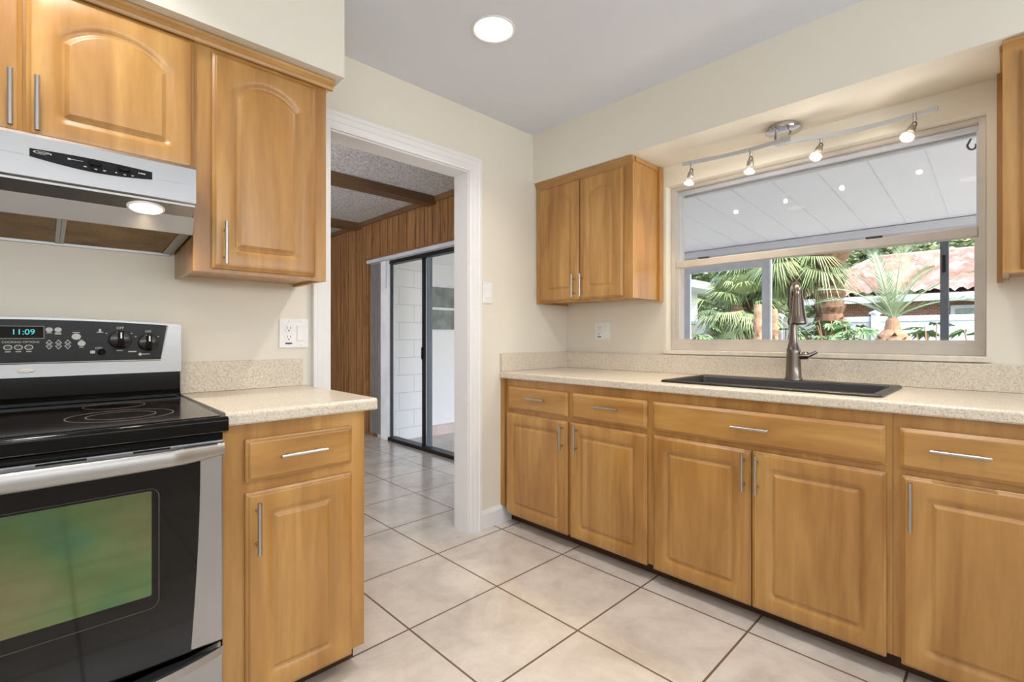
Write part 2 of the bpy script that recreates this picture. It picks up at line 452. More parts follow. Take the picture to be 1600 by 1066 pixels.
def handle_bm(side, u, z, face, length=0.14, vertical=True, th_=0.02, r=0.0058):
    bm = B(); so = th_+0.03
    if vertical:
        ends = [(u, z-length/2), (u, z+length/2)]; posts = [(u, z-length*0.32), (u, z+length*0.32)]
    else:
        ends = [(u-length/2, z), (u+length/2, z)]; posts = [(u-length*0.32, z), (u+length*0.32, z)]
    tube(bm, [put(side, e[0], so, e[1], face) for e in ends], r, 14)
    for p in posts:
        tube(bm, [put(side, p[0], th_-0.001, p[1], face), put(side, p[0], so, p[1], face)], 0.0042, 10)
    return bm
def add_door(side, root, u0, u1, z0, z1, face, hu, hz, rise=0.0, hl=0.14, name='door'):
    d = link_mesh(name, door_bm(side, u0, u1, z0, z1, face, rise), 'maple_v', root, True)
    link_mesh('handle', handle_bm(side, hu, hz, face, hl), 'nickel', d, True); return d
def add_drawer(side, root, u0, u1, z0, z1, face, hu=None, hz=None, hl=0.136):
    d = link_mesh('drawer', door_bm(side, u0, u1, z0, z1, face, flat=True), 'maple_h', root, True)
    if hu is not None: link_mesh('handle', handle_bm(side, hu, hz, face, hl, False), 'nickel', d, True)
    return d

# ------------------------------------------------------------------ room shell
a, b = 2.623, 2.147          # window wall plane x = a, doorway wall plane y = b
ZC = 2.43; ZS = 2.117        # ceiling, soffit underside
FX = 2.69                    # family-room wall plane
XO = 2.80                    # outside face of that wall
WT = 2.262                   # family-room side of the doorway wall
DX0, DX1, DZ = 0.930, 1.752, 2.075   # doorway opening
WY0, WY1, WZ0, WZ1 = 0.056, 1.395, 1.043, 2.003   # window opening
SY0, SY1, SZ = 3.0, 5.11, 1.985     # sliding door opening

struct('floor', boxes((-2.4, FX, -2.2, 7.6, -0.06, 0.0)), 'floor_tile', 'beige square tile floor with dark grout', 'floor')
struct('ceiling', boxes((-2.4, a, -2.2, b, ZC, ZC+0.08)), 'ceiling_paint', 'white flat kitchen ceiling', 'ceiling')
struct('ceiling_family_room', boxes((-2.4, FX, WT, 7.6, 2.462, 2.54)), 'popcorn', 'popcorn textured ceiling between wooden beams beyond the doorway', 'ceiling')
struct('wall_left', boxes((-2.4, DX0, b, WT, 0, 2.5), (DX1, a+0.17, b, WT, 0, 2.5), (DX0, DX1, b, WT, DZ, 2.5)), 'wall_paint',
       'cream wall behind the range with the cased doorway', 'wall')
struct('wall_right', boxes((a, XO, -2.2, WY0, 0, 2.5), (a, XO, WY1, b, 0, 2.5), (a, XO, WY0, WY1, 0, WZ0), (a, XO, WY0, WY1, WZ1, 2.5)),
       'wall_paint', 'cream wall around the kitchen window', 'wall')
struct('wall_rear', boxes((-2.5, -2.4, -2.2, WT, 0, 2.5)), 'wall_paint', 'cream wall behind the camera', 'wall')
struct('wall_side', boxes((-2.5, XO, -2.3, -2.2, 0, 2.5)), 'wall_paint', 'cream wall opposite the range', 'wall')
struct('wall_left_soffit', boxes((-2.4, 0.832, 1.773, b, ZS, ZC)), 'wall_paint', 'white boxed soffit above the range cabinets', 'soffit')
struct('wall_right_soffit', boxes((2.283, a, -2.2, b, ZS, ZC)), 'wall_paint', 'cream boxed soffit above the window', 'soffit')
struct('wall_family_room', boxes((FX, XO, WT, SY0, -0.1, 2.6), (FX, XO, SY1, 7.6, -0.1, 2.6), (FX, XO, SY0, SY1, SZ, 2.6)), 'panelling',
       'brown wood panelled wall around the sliding glass door', 'wall')
struct('wall_family_room_end', boxes((-2.4, XO, 7.6, 7.7, 0, 2.6)), 'panelling', 'wood panelled end wall of the far room', 'wall')
struct('wall_family_room_side', boxes((-2.5, -2.4, WT, 7.7, 0, 2.6)), 'stucco_white', 'plain side wall of the far room', 'wall')

# doorway casing and jamb lining
tr = sthing('trim_1', 'white moulded casing around the kitchen doorway', 'door casing')
CW = 0.075
def mitred(prof, y):      # moulding swept up one side of the opening, across and down the other
    bm = B(); rows_ = []
    for o, q in prof:
        rows_.append([bm.verts.new(v_) for v_ in ((DX0-o, y-q, 0.0), (DX0-o, y-q, DZ+o), (DX1+o, y-q, DZ+o), (DX1+o, y-q, 0.0))])
    n = len(rows_)
    for i in range(n):
        A1, A2 = rows_[i], rows_[(i+1) % n]
        for k in range(3): bm.faces.new((A1[k], A1[k+1], A2[k+1], A2[k]))
    bm.faces.new([r_[0] for r_ in rows_]); bm.faces.new([r_[3] for r_ in rows_][::-1])
    return bm
link_mesh('casing', mitred([(-0.004, 0.0), (-0.004, 0.011), (0.004, 0.014), (0.028, 0.014), (0.032, 0.018), (0.054, 0.019), (0.060, 0.024), (CW, 0.024), (CW, 0.0)], b-0.0005), 'trim_white', tr)
link_mesh('jamb', boxes((DX0+0.0005, DX0+0.012, b+0.0005, WT+0.01, 0, DZ-0.0005), (DX1-0.012, DX1-0.0005, b+0.0005, WT+0.01, 0, DZ-0.0005), (DX0+0.0125, DX1-0.0125, b+0.0005, WT+0.01, DZ-0.012, DZ-0.0005)), 'trim_white', tr)
bm = B()
prism(bm, [(b-0.0005, 0), (b-0.015, 0), (b-0.015, 0.085), (b-0.010, 0.098), (b-0.006, 0.107), (b-0.0005, 0.107)], 'x', DX1+CW+0.001, 2.075)
struct('baseboard_left', bm, 'trim_white', 'short white baseboard between doorway casing and sink-wall cabinets', 'baseboard')

# family room: beams, crown strip
for i, (y0, y1) in enumerate(((3.79, 3.93), (5.30, 5.44))):
    struct('trim_%d' % (2+i), boxes((-2.4, FX-0.002, y0, y1, 2.385, 2.461), bev=0.004), 'beam_wood',
           ('nearer dark wood ceiling beam seen through the doorway', 'farther dark wood ceiling beam seen through the doorway')[i], 'ceiling beam')
struct('trim_4', boxes((FX-0.022, FX-0.0005, WT, 3.789, 2.41, 2.461), (FX-0.022, FX-0.0005, 3.931, 5.299, 2.41, 2.461), (FX-0.022, FX-0.0005, 5.441, 7.6, 2.41, 2.461)), 'strip_wood',
       'brown wood strip along the top of the panelled wall', 'moulding')
struct('trim_5', boxes((FX-0.012, FX-0.0005, SY0-0.03, SY1+0.035, SZ, SZ+0.035), (FX-0.012, FX-0.0005, SY1, SY1+0.035, 0, SZ)), 'casing_wood',
       'thin wood casing around the sliding glass door', 'door casing')

# sliding glass door
dr = sthing('door_1', 'sliding glass door with grey metal stiles in the panelled wall', 'sliding door')
link_mesh('door_frame', boxes((2.70, 2.79, 4.70, 4.86, -0.02, SZ-0.03, ), (2.70, 2.79, SY0, SY1, SZ-0.03, SZ)), 'vinyl_white', dr)
link_mesh('top_track', boxes((2.715, 2.785, SY0, 4.70, 1.915, 1.953)), 'dark_aluminium', dr)
link_mesh('bottom_track', boxes((2.695, 2.79, SY0, 4.70, -0.02, 0.034)), 'dark_aluminium', dr)
p1 = link_mesh('sliding_panel', boxes((2.725, 2.75, 4.05, 4.085, 0.034, 1.915), (2.725, 2.75, 4.675, 4.70, 0.034, 1.915)), 'dark_aluminium', dr)
link_mesh('glass', boxes((2.735, 2.741, 4.085, 4.675, 0.034, 1.915)), 'glass', p1)
p2 = link_mesh('fixed_panel', boxes((2.755, 2.78, 3.985, 4.05, 0.034, 1.915)), 'stile_grey', dr)
link_mesh('glass', boxes((2.765, 2.771, SY0, 3.985, 0.034, 1.915)), 'glass', p2)
link_mesh('latch', boxes((2.712, 2.725, 4.06, 4.08, 0.90, 1.02)), 'black_matte', dr)
# vertical blinds pushed to one side
vb = thing('vertical_blinds', 'grey vertical blinds stacked beside the sliding glass door', 'blinds', (2.72, 4.98, 0.02))
hr = link_mesh('headrail', boxes((2.655, 2.698, SY0, 5.105, 1.955, 1.992), bev=0.003), 'frame_grey', vb)
for k in range(7):
    yk = 4.885+k*0.034; bm = B()
    prism(bm, [(2.702, yk), (2.704, yk-0.002), (2.75, yk+0.012), (2.785, yk+0.016), (2.785, yk+0.018), (2.75, yk+0.015)], 'z', 0.03, 1.95)
    link_mesh('slat', bm, 'blind_grey', vb)
link_mesh('wand', tube(B(), [(2.69, 4.72, 1.955), (2.69, 4.73, 1.65)], 0.005, 8), 'frame_grey', vb, True)

# ------------------------------------------------------------------ kitchen window
wi = sthing('window_1', 'single-hung kitchen window above the sink looking onto the screened patio', 'window')
GX = 2.71
bm = B()
for q in ((WY0+0.001, WY1-0.001, WZ1-0.020, WZ1-0.001), (WY0+0.001, WY1-0.001, WZ0+0.005, WZ0+0.050)):
    box(bm, GX-0.03, XO-0.01, q[0], q[1], q[2], q[3], 0.002)
for q in ((WY0+0.002, WY0+0.024), (WY1-0.030, WY1-0.002)): box(bm, GX-0.0315, XO-0.012, q[0], q[1], WZ0+0.04, WZ1-0.01)
link_mesh('window_frame', bm, 'frame_beige', wi)
bm = B(); y0, y1 = WY0+0.024, WY1-0.03
box(bm, GX, GX+0.025, y0, y1, 1.960, 1.9825, 0.003); box(bm, GX, GX+0.025, y0, y0+0.007, 1.5695, 1.9595); box(bm, GX, GX+0.025, y1-0.012, y1, 1.5695, 1.9595)
us = link_mesh('upper_sash', bm, 'frame_grey', wi)
link_mesh('glass', boxes((GX+0.01, GX+0.015, y0+0.007, y1-0.012, 1.565, 1.960)), 'glass', us)
bm = B()
box(bm, GX-0.028, GX+0.008, y0, y1, 1.526, 1.569, 0.005)
box(bm, GX-0.026, GX-0.002, y0, y0+0.012, WZ0+0.0675, 1.5255); box(bm, GX-0.026, GX-0.002, y1-0.02, y1, WZ0+0.0675, 1.5255)
box(bm, GX-0.027, GX-0.002, y0, y1, WZ0+0.0505, WZ0+0.067)
ls = link_mesh('lower_sash', bm, 'frame_beige', wi)
link_mesh('glass', boxes((GX-0.016, GX-0.012, y0+0.012, y1-0.02, WZ0+0.067, 1.526)), 'glass', ls)
for yk in (0.42, 1.20):
    link_mesh('sash_lock', boxes((GX-0.03, GX-0.005, yk-0.03, yk+0.03, 1.5692, 1.577), bev=0.002), 'slot_dark', ls)
bm = B(); box(bm, a-0.018, a-0.0005, WY0-0.012, WY1+0.012, WZ0-0.018, WZ0+0.0045, 0.003); box(bm, a-0.0005, GX-0.0305, WY0+0.001, WY1-0.001, WZ0+0.0005, WZ0+0.0045)
struct('window_sill', bm, 'sill_marble', 'thin marble sill under the kitchen window', 'window sill')

# ------------------------------------------------------------------ left run
FL = b-0.305                  # upper face-frame plane (left wall)
def upper_body(side, u0, u1, z0, z1, wallp, face):
    """hollow upper box in one mesh: frame, sides, bottom, top, back"""
    bm = B()
    def bx(ua, ub, da, db, za, zb):
        if side == 'L': box(bm, ua, ub, da, db, za, zb, 0.0012, 1)
        else: box(bm, da, db, ua, ub, za, zb, 0.0012, 1)
    bx(u0, u1, face, face+0.019, z0, z1); bx(u0, u0+0.016, face+0.019, wallp-0.001, z0, z1); bx(u1-0.016, u1, face+0.019, wallp-0.001, z0, z1)
    bx(u0+0.016, u1-0.016, face+0.019, wallp-0.001, z0+0.012, z0+0.028); bx(u0+0.016, u1-0.016, face+0.019, wallp-0.001, z1-0.016, z1)
    bx(u0+0.016, u1-0.016, wallp-0.008, wallp-0.001, z0+0.028, z1-0.016)
    return bm
def crown_bm(side, u0, u1, face, ret=None):
    pf = [(0.0, ZS-0.036), (0.012, ZS-0.036), (0.0135, ZS-0.033), (0.016, ZS-0.026), (0.022, ZS-0.017), (0.027, ZS-0.013), (0.0285, ZS-0.0025), (0.0, ZS-0.0025)]
    bm = B(); P = [(face-0.0005-d, z) for d, z in pf]
    prism(bm, P, 'x' if side == 'L' else 'y', u0, u1); return bm

# tall cabinet beside the doorway
r = thing('wall_cabinet', 'tall single-door maple wall cabinet between range hood and doorway', 'cabinet', (0.57, 2.0, 1.338))
link_mesh('cabinet_body', upper_body('L', 0.352, 0.790, 1.338, ZS-0.002, b, FL), 'maple_v', r)
add_door('L', r, 0.403, 0.745, 1.352, 2.068, FL, 0.437, 1.435, rise=0.050)
link_mesh('crown_moulding', crown_bm('L', 0.353, 0.812, FL), 'maple_h', r)
# short cabinet above the hood
r = thing('wall_cabinet', 'short wide two-door maple wall cabinet directly above the stainless range hood', 'cabinet', (-0.03, 2.0, 1.652))
link_mesh('cabinet_body', upper_body('L', -0.412, 0.350, 1.652, ZS-0.002, b, FL), 'maple_v', r)
add_door('L', r, -0.030, 0.352, 1.660, 2.075, FL, -0.008, 1.745, rise=0.055, hl=0.145)
add_door('L', r, -0.408, -0.036, 1.660, 2.075, FL, -0.058, 1.745, rise=0.055, hl=0.145)
link_mesh('crown_moulding', crown_bm('L', -0.412, 0.3525, FL), 'maple_h', r)

# base cabinet beside range
FB = b-0.61
def base_body(side, u0, u1, wallp, face, openings, top=0.875, zb=0.075):
    """face frame with openings, sides, bottom and back (no top)"""
    bm = B(); u0, u1 = sorted((u0, u1))
    def bx(ua, ub, da, db, za, zb_):
        if side == 'L': box(bm, ua, ub, da, db, za, zb_)
        else: box(bm, da, db, ua, ub, za, zb_)
    us = sorted({u0, u1} | {q[0] for q in openings} | {q[1] for q in openings}); zs = sorted({zb, top} | {q[2] for q in openings} | {q[3] for q in openings})
    for i in range(len(us)-1):
        for j in range(len(zs)-1):
            uc, zc = (us[i]+us[i+1])/2, (zs[j]+zs[j+1])/2
            if any(q[0] < uc < q[1] and q[2] < zc < q[3] for q in openings): continue
            bx(us[i], us[i+1], face, face+0.019, zs[j], zs[j+1])
    bx(u0, u0+0.016, face+0.019, wallp-0.001, zb, top); bx(u1-0.016, u1, face+0.019, wallp-0.001, zb, top)
    bx(u0+0.016, u1-0.016, face+0.019, wallp-0.001, zb+0.01, zb+0.026); bx(u0+0.016, u1-0.016, wallp-0.008, wallp-0.001, zb+0.026, top)
    return bm
r = thing('base_cabinet', 'narrow maple base cabinet with one drawer and one door beside the range', 'cabinet', (0.58, 1.84, 0))
link_mesh('cabinet_body', base_body('L', 0.3635, 0.791, b, FB, [(0.45, 0.71, 0.73, 0.80), (0.45, 0.71, 0.1, 0.64)]), 'maple_v', r)
add_drawer('L', r, 0.419, 0.741, 0.705, 0.829, FB, 0.575, 0.772, 0.138)
add_door('L', r, 0.419, 0.741, 0.066, 0.674, FB, 0.446, 0.575, hl=0.15)
link_mesh('toe_kick', boxes((0.3635, 0.785, FB+0.07, FB+0.085, 0, 0.075)), 'toe_dark', r)

# counter tops
def counter_prof(front, back, s):   # rounded front edge, s=+1: front at lower coordinate
    z0, z1 = 0.8755, 0.914
    P = [(back, z0), (front+s*0.004, z0), (front, z0+0.005)]
    for i in range(5):
        an = i/4*PI/2; P.append((front+s*0.011*(1-math.cos(an)), z1-0.011+0.011*math.sin(an)))
    P.append((back, z1)); return P
r = thing('countertop', 'short speckled beige countertop between range and doorway', 'countertop', (0.59, 1.83, 0.8755))
bm = B(); prism(bm, counter_prof(b-0.638, b-0.001, 1), 'x', 0.3655, 0.826)
link_mesh('worktop', bm, 'laminate', r)
link_mesh('backsplash', boxes((0.366, 0.809, b-0.020, b-0.001, 0.9145, 1.030), bev=0.002), 'laminate', r)

# ------------------------------------------------------------------ range hood
HX0, HX1, HY = -0.408, 0.342, 1.748
r = thing('range_hood', 'stainless steel range hood under the short wall cabinet', 'range hood', (-0.03, 1.95, 1.43))
bm = B()
prism(bm, [(b-0.002, 1.650), (HY+0.01, 1.650), (HY, 1.640), (HY, 1.536), (HY+0.004, 1.532), (HY+0.02, 1.532), (HY+0.02, 1.60), (b-0.002, 1.60)], 'x', HX0, HX1)
link_mesh('hood_shell', bm, 'stainless', r)
bm = B(); prism(bm, [(HY+0.006, 1.531), (HY+0.055, 1.500), (HY+0.055, 1.494), (HY+0.006, 1.525)], 'x', HX0+0.004, HX1-0.002)
link_mesh('light_panel', bm, 'stainless_dull', r)
bm = B()
prism(bm, [(HY+0.045, 1.500), (HY+0.055, 1.500), (HY+0.078, 1.4495), (HY+0.069, 1.4495)], 'x', HX0, HX1+0.004)
for xa in (HX0, HX1-0.006): prism(bm, [(HY+0.08, 1.458), (b-0.002, 1.428), (b-0.002, 1.60), (HY+0.08, 1.60)], 'x', xa, xa+0.01)
link_mesh('lower_band', bm, 'stainless_dull', r)
bm = B(); prism(bm, [(HY+0.076, 1.456), (b-0.012, 1.428), (b-0.012, 1.434), (HY+0.076, 1.462)], 'x', HX0+0.012, 0.030)
link_mesh('filter', bm, 'grease_filter', r)
bm = B(); prism(bm, [(HY+0.076, 1.456), (b-0.012, 1.428), (b-0.012, 1.434), (HY+0.076, 1.462)], 'x', 0.052, HX1-0.030)
link_mesh('filter', bm, 'grease_filter', r)
bm = B()
for xa, xb in ((0.0305, 0.0405), (0.0415, 0.0515), (HX1-0.0295, HX1-0.008)):
    prism(bm, [(HY+0.076, 1.452), (b-0.004, 1.424), (b-0.004, 1.432), (HY+0.076, 1.460)], 'x', xa, xb)
box(bm, HX0+0.012, HX1-0.008, b-0.012, b-0.003, 1.420, 1.436)
link_mesh('filter_rail', bm, 'stainless_dull', r)
# light lens lies on the sloping panel
Ml = Matrix.Translation((0.222, HY+0.034, 1.5085)) @ Matrix.Rotation(math.atan2(-0.031, 0.049), 4, 'X')
ring = link_mesh('lamp_ring', xform(lathe(B(), (0, 0, 0), [(0.047, 0.002), (0.046, -0.004), (0.040, -0.006), (0.038, 0.0)], 'z', 40, 1.0, 0.55), Ml), 'badge', r, True)
link_mesh('lamp_lens', xform(lathe(B(), (0, 0, 0), [(0.039, 0.0), (0.037, -0.0062), (0.0, -0.0075)], 'z', 40, 1.0, 0.55), Ml), 'hood_lens', ring, True)
# black control strip, bowed lower edge
bm = B(); P = []
N = 18; xa, xb = -0.022, 0.232
for i in range(N+1):
    f = i/N; P.append((xa+(xb-xa)*f, 1.588-0.011*math.sin(PI*f)-0.003*f))
for i in range(N+1):
    f = 1-i/N; P.append((xa+(xb-xa)*f, 1.608+0.004*math.sin(PI*f)-0.002*f))
prism(bm, P, 'y', HY-0.003, HY+0.001)
cs = link_mesh('control_strip', bm, 'black_matte', r)
for xk in (0.105, 0.168):
    link_mesh('slide_switch', boxes((xk-0.013, xk+0.013, HY-0.010, HY-0.003, 1.592, 1.604), bev=0.003), 'black_gloss', cs)
def mark(bm, x0, x1, z0, z1, y): box(bm, x0, x1, y-0.0006, y, z0, z1)
bm = B()
for q in ((0.050, 0.056, 1.597, 1.601), (0.056, 0.080, 1.5985, 1.5995), (0.082, 0.088, 1.585, 1.5875), (0.104, 0.110, 1.583, 1.5855), (0.122, 0.128, 1.583, 1.5855), (0.148, 0.152, 1.584, 1.5865), (0.166, 0.172, 1.5825, 1.585), (0.184, 0.189, 1.5835, 1.586), (0.200, 0.202, 1.594, 1.598), (0.204, 0.216, 1.5945, 1.5975)):
    mk = B(); mark(mk, *q, HY-0.003); link_mesh('legend', mk, 'legend', cs)
for i in range(24):   # oval swirl of the badge
    a0, a1 = 2*PI*i/24, 2*PI*(i+0.9)/24
    if 5.0 < a0 < 5.8: continue
    x_, z_ = 0.002+0.016*math.cos(a0), 1.601+0.0038*math.sin(a0)
    mark(bm, x_-0.0016, x_+0.0016, z_-0.0005, z_+0.0005, HY-0.003)
mark(bm, -0.006, 0.014, 1.6002, 1.6016, HY-0.003)
link_mesh('badge_swirl', bm, 'legend', cs)
for x0_, x1_ in ((0.242, 0.318), (HX0+0.03, -0.032)): link_mesh('score_line', boxes((x0_, x1_, HY-0.0012, HY, 1.590, 1.5915)), 'stainless_dull', r)
lamp('hood_lamp', 'SPOT', (0.222, HY+0.045, 1.488), 6, (1, 0.80, 0.52), size=0.03, spot=2.6, blend=0.8)

# ------------------------------------------------------------------ range
RX0, RX1 = -0.406, 0.357; RF = 1.487
r = thing('range', 'stainless and black glass-top electric range left of the narrow base cabinet', 'range', (-0.025, 1.8, 0))
bm = B()
box(bm, RX0+0.004, RX1-0.004, RF+0.03, b-0.03, 0.02, 0.862)
link_mesh('range_body', bm, 'black_matte', r)
# cooktop with rounded black rim
bm = B(); P = [(b-0.10, 0.868), (1.462, 0.868), (1.446, 0.876)]
for i in range(6):
    an = i/5*PI/2; P.append((1.446+0.012*(1-math.cos(an)), 0.902+0.010*math.sin(an)))
P += [(1.470, 0.9105), (b-0.10, 0.9105)]
prism(bm, P, 'x', RX0, RX1)
ct = link_mesh('cooktop_frame', bm, 'black_gloss', r, True)
link_mesh('glass_top', boxes((RX0+0.012, RX1-0.012, 1.475, b-0.118, 0.9106, 0.9135), bev=0.0012), 'cooktop', ct)
def ringm(bm, c, r0, r1, z):
    lathe(bm, (c[0], c[1], z), [(r0, 0), (r1, 0), (r1, 0.0004), (r0, 0.0004), (r0, 0)], 'z', 64)
for (cx, cy, rs) in ((0.155, 1.665, (0.115, 0.075)), (-0.21, 1.665, (0.095,)), (0.16, 1.905, (0.075,)), (-0.21, 1.905, (0.11, 0.08))):
    bm = B()
    for q in rs: ringm(bm, (cx, cy), q-0.0022, q, 0.9136)
    link_mesh('burner_ring', bm, 'burner_ring', ct)
bm = B(); box(bm, RX0+0.002, RX1-0.002, RF+0.006, RF+0.03, 0.845, 0.868, 0.004)
link_mesh('front_rail', bm, 'black_gloss', r)
# backguard
bm = B()
prism(bm, [(b-0.03, 0.90), (b-0.098, 0.9106), (b-0.098, 0.925), (b-0.082, 0.940), (b-0.078, 1.000), (b-0.03, 1.000)], 'x', RX0+0.002, RX1-0.003)
bg_ = link_mesh('backguard', bm, 'black_gloss', r, True)
BY = b-0.09
bm = B(); P = []
xc = (RX0+RX1)/2
def ztop(x): return 1.183-0.016*((x-xc)/(RX1-xc))**2
top = [(x, ztop(x)) for x in [RX1-(RX1-RX0)*i/24 for i in range(25)]]
prism(bm, [(RX0, 1.002), (RX1, 1.002)]+top, 'y', BY, b-0.03)
bs = link_mesh('control_housing', bm, 'stainless', r)
bm = B()
topp = [(x, ztop(x)-0.006) for x in [0.316-(0.316+0.36)*i/20 for i in range(21)]]
prism(bm, [(-0.345, 1.045), (0.297, 1.045)]+topp, 'y', BY-0.003, BY+0.001)
cp = link_mesh('control_panel', bm, 'black_panel', r)
FY = BY-0.003
# trim lip around panel
bm = B()
pp = [Vector((-0.345, FY, 1.045)), Vector((0.297, FY, 1.045)), Vector((0.316, FY, ztop(0.316)-0.006))]
tube(bm, pp, 0.0025, 8); link_mesh('panel_trim', bm, 'nickel', cp, True)
# display
bm = B(); zz = (1.120, 1.156); xx = (-0.128, 0.006)
for q in ((xx[0], xx[1], zz[0]-0.001, zz[0]), (xx[0], xx[1], zz[1], zz[1]+0.001), (xx[1]-0.001, xx[1], zz[0], zz[1]), (xx[0], xx[0]+0.001, zz[0], zz[1])):
    box(bm, q[0], q[1], FY-0.001, FY, q[2], q[3])
link_mesh('display_border', bm, 'legend', cp)
dsp = link_mesh('display', boxes((xx[0]+0.0015, xx[1]-0.0015, FY-0.0006, FY, zz[0]+0.001, zz[1]-0.001)), 'black_glass', cp)
txt('digits', '11:09', 0.023, 'digit_cyan', dsp, (-0.039, FY-0.0012, 1.1385), (PI/2, 0, 0))
txt('legend', 'COOKING OPTIONS', 0.0085, 'legend', cp, (-0.044, FY-0.0005, 1.1085), (PI/2, 0, 0))
for xk in (-0.071, -0.049, -0.027):
    ov = link_mesh('option_button', lathe(B(), (xk, FY, 1.093), [(0.0, -0.0006), (0.0095, -0.0006), (0.0095, 0.0)], 'y', 28, 1.0, 0.82), 'legend', cp)
    link_mesh('button_face', lathe(B(), (xk, FY, 1.093), [(0.0, -0.001), (0.0072, -0.001), (0.0072, 0.0)], 'y', 28, 1.0, 0.8), 'slot_dark', ov)
LG = [(xk-0.006, xk+0.006, 1.079, 1.0815) for xk in (-0.071, -0.049, -0.027)]
LG += [(xk-wd, xk+wd, 1.1355, 1.138) for xk, wd in ((0.017, 0.006), (0.037, 0.007))] + [(0.030, 0.044, 1.132, 1.1345)]
LG += [(xk-0.005, xk+0.005, 1.100, 1.1025) for xk in (0.017, 0.038, 0.059)]
LG += [(0.070, 0.087, 1.137, 1.139), (0.086, 0.096, 1.0905, 1.093), (0.087, 0.095, 1.1125, 1.1145)]
LG += [(0.128, 0.144, 1.138, 1.1405), (0.133, 0.139, 1.1405, 1.150), (0.150, 0.154, 1.1345, 1.137), (0.215, 0.219, 1.1345, 1.137), (0.178, 0.194, 1.078, 1.081),
       (0.112, 0.124, 1.071, 1.080), (0.226, 0.230, 1.124, 1.1265), (0.288, 0.292, 1.124, 1.1265), (0.208, 0.230, 1.0735, 1.0765), (0.244, 0.266, 1.0645, 1.067)]
for q in LG:
    bm = B(); mark(bm, *q, FY); link_mesh('legend', bm, 'legend', cp)
link_mesh('legend', lathe(B(), (0.240, FY, 1.0655), [(0.0, -0.0006), (0.006, -0.0006), (0.006, 0.0)], 'y', 4), 'legend', cp)
for (xk, zk, s) in ((0.187, 1.1535, 0.011), (0.262, 1.1425, 0.010), (0.133, 1.0875, 0.010)):
    txt('legend', 'OFF', s, 'legend', cp, (xk, FY-0.0005, zk), (PI/2, 0, 0))
def disc_btn(x, z, rr, name):
    o = link_mesh(name, lathe(B(), (x, FY, z), [(rr*0.72, -0.0004), (rr*0.72, -0.0008), (rr, -0.0008), (rr, 0.0), (rr*0.72, 0.0)], 'y', 30, 1.0, 0.88), 'legend', cp)
    link_mesh('button_dot', lathe(B(), (x, FY, z), [(0.0, -0.0008), (rr*0.45, -0.0008), (rr*0.45, 0.0)], 'y', 20), 'legend', o)
disc_btn(0.017, 1.1465, 0.0082, 'touch_button'); disc_btn(0.037, 1.1465, 0.0082, 'touch_button')
disc_btn(0.079, 1.125, 0.011, 'touch_button'); disc_btn(0.0915, 1.1035, 0.0095, 'touch_button')
for xk in (0.017, 0.038, 0.059):
    for s, zk in ((1, 1.1075), (-1, 1.094)):
        bm = B()
        prism(bm, [(xk-0.0085, zk-s*0.003), (xk+0.0085, zk-s*0.003), (xk, zk+s*0.0085)], 'y', FY-0.0006, FY)
        o = link_mesh('arrow_button', bm, 'legend', cp)
        bm = B(); prism(bm, [(xk-0.0055, zk-s*0.0018), (xk+0.0055, zk-s*0.0018), (xk, zk+s*0.0055)], 'y', FY-0.0009, FY-0.0003)
        link_mesh('arrow_face', bm, 'black_panel', o)
for (xk, zk, rr) in ((0.187, 1.115, 0.028), (0.262, 1.105, 0.0265)):
    k = link_mesh('knob', lathe(B(), (xk, FY, zk), [(rr+0.002, 0.0), (rr+0.002, -0.004), (rr, -0.010), (rr-0.004, -0.012), (0.0, -0.012)], 'y', 40), 'knob_black', cp, True)
    bm = B(); box(bm, xk-0.0075, xk+0.0075, FY-0.032, FY-0.011, zk-rr*0.92, zk+rr*1.0, 0.005, 3)
    link_mesh('knob_grip', bm, 'black_gloss', k, True)
    link_mesh('knob_pointer', boxes((xk-0.002, xk+0.002, FY-0.0335, FY-0.0322, zk+0.004, zk+rr*0.85), bev=0.0006), 'badge', k)
k = link_mesh('light_switch_knob', lathe(B(), (0.140, FY, 1.0755), [(0.010, 0.0), (0.009, -0.010), (0.006, -0.013), (0.0, -0.013)], 'y', 24), 'black_gloss', cp, True)
bd = link_mesh('badge', lathe(B(), (-0.033, BY, 1.0225), [(0.019, 0.0), (0.019, -0.002), (0.016, -0.004), (0.0, -0.0045)], 'y', 40, 1.0, 0.36), 'badge', r, True)
link_mesh('badge_script', boxes((-0.043, -0.023, BY-0.0052, BY-0.004, 1.0215, 1.0235)), 'stainless_dull', bd)
# oven door: stainless with flared black glass
bm = B(); box(bm, RX0+0.003, RX1-0.003, RF+0.001, RF+0.028, 0.302, 0.846, 0.004)
od = link_mesh('oven_door', bm, 'stainless', r)
gz0, gz1 = 0.305, 0.802; P = []
for i in range(13):
    f = i/12; P.append((0.279+0.021*math.sin(f*PI/2), gz0+(gz1-gz0)*f))
P = P + [(2*xc-x, z) for x, z in P[::-1]]
bm = B(); prism(bm, P, 'y', RF-0.003, RF+0.004); dg = link_mesh('door_glass', bm, 'black_glass', od)
wx0, wx1, wz0, wz1 = 2*xc-0.196, 0.196, 0.482, 0.742
bm = B(); P = outline(wx0-0.016, wx1+0.016, wz0-0.034, wz1+0.006, 0.022); P2 = outline(wx0-0.014, wx1+0.014, wz0-0.032, wz1+0.005, 0.02)
n = len(P); A_ = [[bm.verts.new((x, y, z)) for x, z in q] for q, y in ((P, RF-0.0034), (P2, RF-0.0034))]
for i in range(n): bm.faces.new((A_[0][i], A_[0][(i+1) % n], A_[1][(i+1) % n], A_[1][i]))
link_mesh('window_outline', bm, 'slot_dark', dg)
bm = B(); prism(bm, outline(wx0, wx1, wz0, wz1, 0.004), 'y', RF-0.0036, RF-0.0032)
link_mesh('oven_window', bm, 'oven_window', dg)
